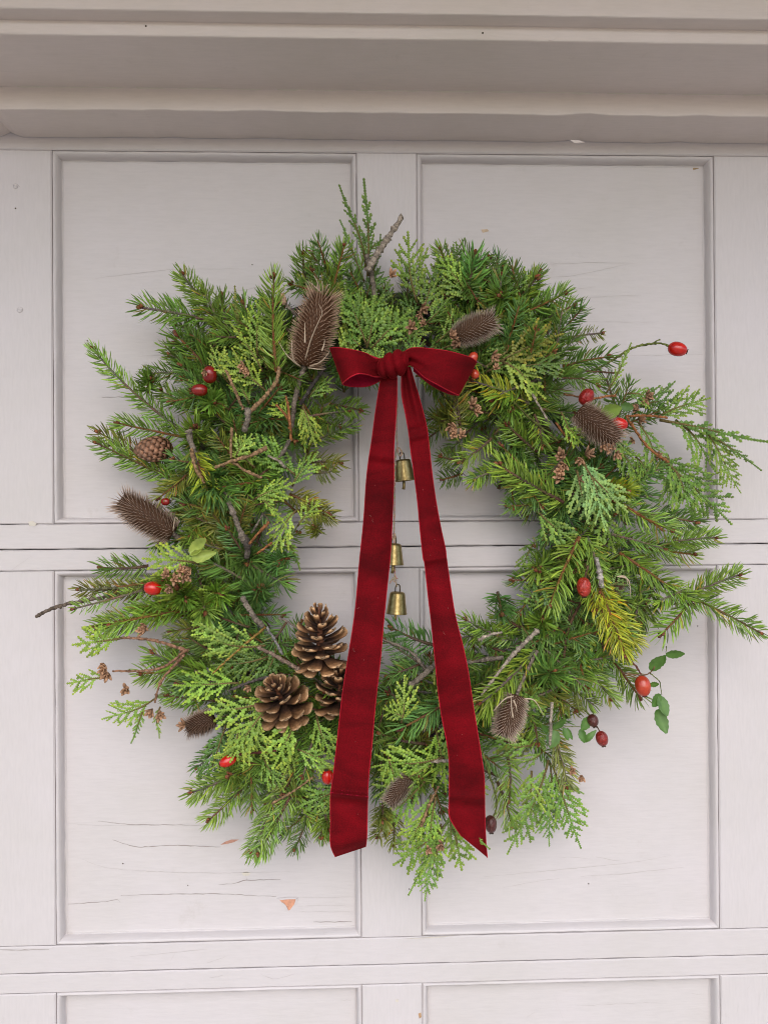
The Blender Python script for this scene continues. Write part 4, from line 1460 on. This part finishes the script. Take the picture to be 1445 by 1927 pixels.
GST = (0.16, 0.19, 0.05)
rose_hip(395, 705, 15, 13, 90, DRED, 'dark red rose hip at upper left, upper of two close together', .085)
rose_hip(376, 734, 14, 11, 180, DRED, 'dark red rose hip at upper left, lower of two close together', .085)
rose_hip(1274, 657, 17, 13.5, -20, RED, 'bright red rose hip on a long green stem reaching out at upper right', .055, False, ([(1100, 705), (1145, 682), (1190, 655), (1235, 646), (1262, 652)], 3.6, GST), (), [([(1228, 646), (1237, 641), (1241, 640)], 2.6, GST)])
rose_hip(1103, 747, 15, 13, 60, (0.32, 0.012, 0.01), 'wrinkled dark rose hip just above the right teasel', .09, True, ([(1060, 742), (1080, 745), (1092, 748)], 3, (0.2, 0.1, 0.05)))
rose_hip(1164, 798, 15, 12, -15, RED, 'bright red rose hip touching the lower end of the right teasel', .095)
rose_hip(288, 1107, 15, 12.5, 170, RED, 'bright orange red rose hip at the left edge beside small cedar cones', .085)
rose_hip(1098, 1105, 17, 12.5, -92, (0.42, 0.03, 0.016), 'wrinkled red rose hip above the yellow fir sprig', .1, True, ([(1106, 1065), (1102, 1080), (1099, 1092)], 3, BRN))
rose_hip(1209, 1291, 18, 14, -85, ORED, 'large orange rose hip with green leaves at lower right', .08, False, ([(1172, 1236), (1195, 1252), (1208, 1275)], 3, (0.2, 0.08, 0.06)),
         [((1224, 1262), (1244, 1232), 22, LG, .3), ((1236, 1255), (1252, 1232), 14, LG, .2), ((1252, 1232), (1287, 1228), 17, LG, .2), ((1222, 1289), (1240, 1287), 9, LG, .2), ((1243, 1308), (1222, 1328), 20, LG, .35), ((1240, 1310), (1252, 1348), 24, (0.13, 0.245, 0.07), .2), ((1236, 1335), (1252, 1380), 22, LG, .2)],
         [([(1170, 1265), (1195, 1270), (1222, 1266), (1238, 1240)], 2.2, (0.22, 0.13, 0.07)), ([(1222, 1267), (1240, 1283), (1244, 1308)], 1.5, GST), ([(1253, 1216), (1252, 1230)], 1.2, GST)])
rose_hip(1115, 1356, 11, 10, -75, BROWN, 'small dark dried rose hip, upper of a hanging pair at lower right', .08, True, ([(1080, 1310), (1095, 1330), (1110, 1347)], 3, GST),
         [((1110, 1350), (1092, 1375), 17, LG, .3), ((1092, 1372), (1100, 1398), 14, LG, .3), ((1098, 1396), (1120, 1376), 11, LG, -.5), ((1045, 1375), (1034, 1408), 24, LG, .2), ((1040, 1372), (1062, 1352), 16, LG, .2), ((1060, 1370), (1068, 1394), 12, LG, .2), ((1066, 1370), (1077, 1392), 8, LG, .2), ((1030, 1378), (1018, 1362), 10, LG, .2)],
         [([(1078, 1290), (1085, 1315), (1090, 1345)], 3.5, GST), ([(1050, 1368), (1080, 1367), (1095, 1368)], 1.2, GST)])
rose_hip(1132, 1390, 13, 11, -80, (0.26, 0.018, 0.012), 'wrinkled red rose hip, lower of a hanging pair at lower right', .08, True, ([(1121, 1366), (1127, 1374), (1131, 1380)], 1.8, (0.15, 0.08, 0.05)))
rose_hip(923, 1551, 14.5, 11, -88, BROWN, 'dark brown dried rose hip dangling beside the right ribbon tip', .085, True, ([(906, 1410), (918, 1450), (932, 1495), (934, 1520), (927, 1540)], 3.2, GST))
rose_hip(429, 1432, 15, 10, 200, RED, 'bright red rose hip at the bottom left under a cedar spray', .085)
rose_hip(617, 1462, 13, 11, 100, RED, 'red rose hip half hidden by the left ribbon tail', .085)
rose_hip(889, 674, 11, 9, 60, ORED, 'orange rose hip peeping out above the tip of the right bow loop', .10)
rose_hip(893, 704, 9, 8, -60, ORED, 'small rose hip tucked under the tip of the right bow loop', .098)
rose_hip(312, 944, 8, 7, 0, DRED, 'tiny red rose hip deep in the fir right of the left teasel', .075)

lv = thing('curled_leaf', 'curled pale yellow green leaf on the left side of the wreath', 'leaf', at(385, 1038, .1))
leaf(lv, (358, 1042), (400, 1020), 24, .102, LY, .8, 'leaf_blade', 1.0)
leaf(lv, (362, 1046), (402, 1042), 22, .104, LY, -.6, 'leaf_blade', .9)
bare_twig([(405, 1000), (402, 1012), (400, 1022)], 1.8, 1.2, GST, .1, .105, 'leaf_stalk', 0.2, lv)
lv2 = thing('folded_leaf', 'folded light green leaf above the teasel at upper right', 'leaf', at(1150, 778, .1))
leaf(lv2, (1130, 780), (1168, 766), 26, .1, (0.22, 0.34, 0.06), .2, 'leaf_blade', .3)
leaf(lv2, (1168, 764), (1192, 768), 16, .1, (0.10, 0.2, 0.05), .2, 'leaf_blade', .3)


# ------------------------------------------------------------------ velvet bow
bow = thing('velvet_bow', 'dark red velvet ribbon bow with two long tails hanging down the wreath', 'bow', at(742, 688, .11))


def ribbon(name, Ls, Rs, nrow, ncol=13, crease=(), pleat=None, crown=0.0025, edge=True, parent=None, uplift=None):
    """Ls/Rs: (px, py, depth) along both edges; lofted, creased, 1 mm thick with a satin back"""
    A = spline(Ls, nrow)
    B = spline(Rs, nrow)
    P = []
    for i in range(nrow):
        t = i / (nrow - 1)
        row = []
        for j in range(ncol):
            s = j / (ncol - 1)
            q = A[i] * (1 - s) + B[i] * s
            d = q[2] + crown * (1 - (2 * s - 1) ** 2)
            for (y0, amp, sg, slope) in crease:
                yy = q[1] - y0 - slope * (s - 0.5)
                d += amp * math.exp(-(yy / sg) ** 2)
            if pleat:
                d += pleat(t, s)
            d += 0.0008 * mnoise.noise(Vector((q[0] * 0.012, q[1] * 0.012, 3)))
            row.append(at(q[0], q[1], d))
        P.append(row)
    vs = [p for r_ in P for p in r_]
    fs = [(i * ncol + j, i * ncol + j + 1, (i + 1) * ncol + j + 1, (i + 1) * ncol + j) for i in range(nrow - 1) for j in range(ncol - 1)]
    m_ = MB()
    m_.add(vs, fs)
    # satin back, 0.7 mm behind along the surface normal
    nv = []
    for i in range(nrow):
        for j in range(ncol):
            a = P[min(i + 1, nrow - 1)][j] - P[max(i - 1, 0)][j]
            b = P[i][min(j + 1, ncol - 1)] - P[i][max(j - 1, 0)]
            nn = a.cross(b)
            if nn.length < 1e-12:
                nn = Vector((0, 1, 0))
            nn.normalize()
            nv.append(P[i][j] - nn * 0.0007)
    m_.add(nv, [f[::-1] for f in fs], mi=1)
    o = m_.build(name, [M['velvet'], M['velvet_back']], parent or bow)
    if edge:
        for jj in (0, ncol - 1):
            e = MB()
            tube(e, [(P[i][jj] + nv[i * ncol + jj]) / 2 for i in range(nrow)], 0.00062, 6)
            e.build('selvedge', M['velvet_edge'], o)
    return o


dT, dM, dB = .118, .100, .118
# left tail
L1 = [(722, 702, .112), (716, 715, .115), (707, 770, .112), (699, 830, .109), (694, 862, .108), (689, 905, .106), (684, 980, .104), (676, 1060, .103), (668, 1150, .106), (656, 1230, .112), (645, 1300, .118), (637, 1370, .121), (628, 1450, .121), (622, 1497, .120), (622, 1550, .116), (622, 1590, .112), (631, 1613, .105)]
R1 = [(744, 702, .112), (747, 712, .116), (746, 765, .113), (742, 830, .110), (741, 862, .109), (741, 900, .107), (739, 960, .105), (735, 1040, .104), (729, 1100, .106), (722, 1170, .110), (716, 1240, .116), (707, 1320, .121), (700, 1400, .123), (694, 1460, .123), (692, 1500, .122), (691, 1550, .118), (690, 1580, .114), (688, 1594, .110)]
ribbon('ribbon_tail', L1, R1, 260, 13, [(858, .0026, 9, 6), (872, -.0018, 7, 6), (1060, .0015, 30, 20), (1230, -.0015, 30, -20), (1496, .0085, 4.2, 8), (1512, -.0030, 9, 8), (1603, -.004, 8, -20)], lambda t, s: 0.005 * math.sin(t * 10 + 0.5) * (s - 0.5), 0.0045)
# right tail, folded lengthwise below the knot
L2 = [(757, 692, .114), (755, 715, .114), (756, 745, .112), (763, 780, .110), (769, 815, .109), (773, 850, .108), (780, 900, .106), (786, 950, .104), (791, 1005, .103), (796, 1050, .104), (799, 1062, .104), (805, 1120, .106), (811, 1170, .110), (818, 1240, .117), (824, 1300, .121), (831, 1350, .123), (841, 1400, .122), (845, 1440, .121), (845, 1500, .118), (846, 1538, .115), (868, 1574, .112)]
R2 = [(772, 690, .116), (779, 715, .117), (788, 745, .115), (797, 778, .112), (804, 810, .111), (808, 845, .110), (813, 890, .108), (820, 940, .106), (829, 990, .105), (838, 1032, .105), (840, 1050, .105), (848, 1105, .107), (857, 1160, .111), (872, 1220, .118), (881, 1265, .122), (889, 1320, .124), (897, 1370, .124), (905, 1420, .123), (911, 1465, .121), (912, 1520, .117), (914, 1580, .114), (917, 1614, .112)]


def fold2(t, s):
    k = max(0.0, 1 - t / 0.16)
    return 0.006 * math.sin(t * 8 + 2.5) * (s - 0.5) + 0.0055 * k * math.cos(s * 9.4) + 0.002 * max(0.0, 1 - t / 0.5) * math.cos(s * 5)


ribbon('ribbon_tail', L2, R2, 260, 17, [(820, .0050, 6, -10), (808, -.0025, 7, -10), (1052, .0045, 5, -8), (1068, -.0022, 8, -8), (1250, .0018, 25, 30), (1500, .0034, 7, 4), (1518, -.002, 9, 4)], fold2, 0.0045)


lint = MB()
LR = random.Random(4)
for (LL, RR) in ((L1, R1), (L2, R2)):
    A, B = spline(LL, 200), spline(RR, 200)
    for _ in range(11):
        i = LR.randrange(20, 196)
        s_ = LR.uniform(0.12, 0.88)
        q = A[i] * (1 - s_) + B[i] * s_
        d_ = q[2] + 0.0045 * (1 - (2 * s_ - 1) ** 2) + 0.0012
        a_ = LR.uniform(0, 6.28)
        ln_ = LR.choice((0.7, 0.7, 0.9, 1.0, 5.0, 7.0))
        tube(lint, [at(q[0], q[1], d_), at(q[0] + math.cos(a_) * ln_ * 0.5, q[1] + math.sin(a_) * ln_ * 0.5, d_ + 0.0004), at(q[0] + math.cos(a_ + 0.5) * ln_, q[1] + math.sin(a_ + 0.5) * ln_, d_)], 0.00022 if ln_ < 2 else 0.00012, 4, (0.42, 0.20, 0.17))
lo = lint.build('lint', M['twine'], bow)
lo['kind'] = 'stuff'

# loops
def loop_pleat_l(t, s):
    k = max(0.0, 1 - t / 0.16)
    k2 = max(0.0, (t - 0.88) / 0.12)
    return (k + k2) * 0.003 * math.sin(s * 14)


TL = [(722, 674, .116), (706, 674, .120), (690, 665, .127), (668, 659, .132), (645, 655, .131), (627, 654, .124), (620, 656, .114), (626, 656, .106), (650, 657, .100), (680, 664, .101), (712, 675, .106)]
BL = [(724, 708, .117), (706, 709, .121), (692, 705, .129), (675, 703, .137), (660, 709, .138), (649, 717, .132), (644, 722, .121), (648, 725, .110), (668, 728, .104), (695, 726, .103), (722, 713, .106)]
ribbon('bow_loop', TL, BL, 70, 13, (), loop_pleat_l, 0.001)
TR = [(758, 664, .117), (770, 656, .122), (785, 654, .127), (810, 656, .133), (840, 660, .135), (868, 667, .131), (888, 674, .123), (897, 682, .113), (890, 682, .105), (860, 674, .101), (820, 668, .102), (775, 672, .107)]
BRt = [(764, 688, .119), (774, 688, .123), (785, 698, .130), (800, 711, .137), (820, 722, .139), (840, 733, .134), (854, 740, .126), (864, 744, .115), (860, 744, .107), (842, 740, .103), (812, 725, .103), (778, 698, .107)]
ribbon('bow_loop', BRt, TR, 70, 13, (), lambda t, s: max(0.0, 1 - t / 0.2) * 0.004 * math.sin(s * 11 + 1) + max(0.0, 1 - t / 0.45) * 0.0016 * math.sin(s * 17), 0.001)

# knot: gathered barrel of velvet
kn = MB()
NU, NV = 48, 64
vs, fs = [], []
for i in range(NU + 1):
    u = i / NU
    cx = 709 + 60 * u
    cy = 694 - 15 * u
    hh = 16 + 7 * math.sin(math.pi * u) + 3 * u
    for j in range(NV):
        a = 2 * math.pi * j / NV
        fold = 0.80 + 0.30 * abs(math.sin(3.3 * math.pi * u + 1.1 * math.sin(a * 1.0 + 0.6) + 0.3)) ** 0.6 + 0.03 * math.sin(a * 4 - u * 7)
        endr = (1 - (2 * u - 1) ** 6 * 0.5)
        rr_ = fold * endr
        vs.append(at(cx, cy - math.sin(a) * hh * rr_, .121 + math.cos(a) * 0.0145 * rr_ * (0.8 + 0.3 * math.sin(math.pi * u))))
for i in range(NU):
    for j in range(NV):
        j2 = (j + 1) % NV
        fs.append((i * NV + j, i * NV + j2, (i + 1) * NV + j2, (i + 1) * NV + j))
fs.append(tuple(range(NV)))
fs.append(tuple(NU * NV + j for j in range(NV))[::-1])
kn.add(vs, fs)
kn.build('knot', M['velvet'], bow)


# ------------------------------------------------------------------ bells on twine
def bell(top, bot, rtop, rbot, d, label, clap, loop=True):
    """top/bot: centre of the crown and of the rim in pixels"""
    p0, p1 = at(*top, d), at(*bot, d)
    t_ = thing('brass_bell', label, 'bell', p0, 'brass bells on the twine')
    ax = (p1 - p0).normalized()
    H = (p1 - p0).length
    u = Vector((0, -1, 0))
    u = (u - ax * u.dot(ax)).normalized()
    v = ax.cross(u)
    prof = [(0.0, 0.0), (0.012, 0.55), (0.03, 0.82), (0.07, 0.97), (0.12, 1.02)]
    k = rbot / rtop
    for q in np.linspace(0.2, 0.92, 8):
        prof.append((q, 1.02 + (k * 0.95 - 1.02) * ((q - 0.12) / 0.8) ** 1.05))
    prof += [(0.955, k * 0.985), (0.985, k * 1.0), (1.0, k * 0.985), (1.0, k * 0.93), (0.95, k * 0.90), (0.6, k * 0.75), (0.15, 0.85), (0.06, 0.3), (0.05, 0.0)]
    S = 28
    vs, fs = [], []
    for (q, r_) in prof:
        for j in range(S):
            a = 2 * math.pi * j / S
            vs.append(p0 + ax * H * q + (u * math.cos(a) + v * math.sin(a)) * r_ * rtop * PX)
    for i in range(len(prof) - 1):
        for j in range(S):
            j2 = (j + 1) % S
            fs.append((i * S + j, i * S + j2, (i + 1) * S + j2, (i + 1) * S + j))
    m_ = MB()
    m_.add(vs, fs)
    m_.build('bell_body', M['brass'], t_, True, p0)
    c_ = MB()
    q1 = at(*clap, d)
    tube(c_, [p0 + ax * H * 0.5, q1 - (q1 - p1) * 0.4, q1], [0.0013, 0.0017, 0.0019], 10)
    c_.build('clapper', M['brass'], t_, True, q1)
    l_ = MB()
    base = p0 - ax * 0.0002
    lp = [base + v * 0.0026 + ax * 0.001] + [base - ax * 0.004 + (v * math.cos(a) * 0.0026 - ax * math.sin(a) * 0.0042) for a in np.linspace(0, math.pi, 9)] + [base - v * 0.0026 + ax * 0.001]
    tube(l_, lp, 0.0007, 6)
    l_.build('hanging_loop', M['dark_metal'], t_)
    return t_


DB = .045
bell((757, 864), (762, 905), 14.5, 19.5, DB, 'topmost of three brass bells, tilted between the ribbon tails', (759, 921))
bell((741, 1022), (740, 1063), 13.5, 19, DB, 'middle brass bell half hidden by the left ribbon tail', (738, 1079))
bell((748, 1113), (746, 1155), 13.5, 19, DB, 'lowest of three brass bells, hanging free above the fir', (742, 1169))
tw = MB()


def twine(pts, d0, d1_, r_=1.7):
    n2 = max(8, int(sum(math.dist(pts[i], pts[i + 1]) for i in range(len(pts) - 1)) / 4))
    P = spline(pts, n2)
    for s in (0, math.pi):
        W3 = []
        for i, q in enumerate(P):
            a = i * 1.1 + s
            W3.append(at(q[0] + math.cos(a) * 0.9, q[1], d0 + (d1_ - d0) * i / (n2 - 1) + math.sin(a) * 0.0006))
        tube(tw, W3, r_ * 0.62 * PX, 5, [tuple(c * random.uniform(0.7, 1.2) for c in (0.50, 0.36, 0.28)) for _ in W3])


twine([(745, 705), (747, 760), (746, 800), (748, 845), (752, 858), (757, 853), (750, 842), (745, 850), (743, 900), (742, 960), (741, 1005)], .1, DB)
twine([(741, 1003), (745, 1012), (739, 1016), (741, 1004), (743, 1050), (743, 1084), (748, 1088), (739, 1091), (745, 1096), (741, 1086), (733, 1098)], DB, DB)
twine([(743, 1084), (745, 1094), (746, 1104)], DB, DB)
tw_o = tw.build('twine', M['twine'], None)
tw_o['label'] = 'thin knotted jute twine carrying the brass bells'
tw_o['category'] = 'twine'
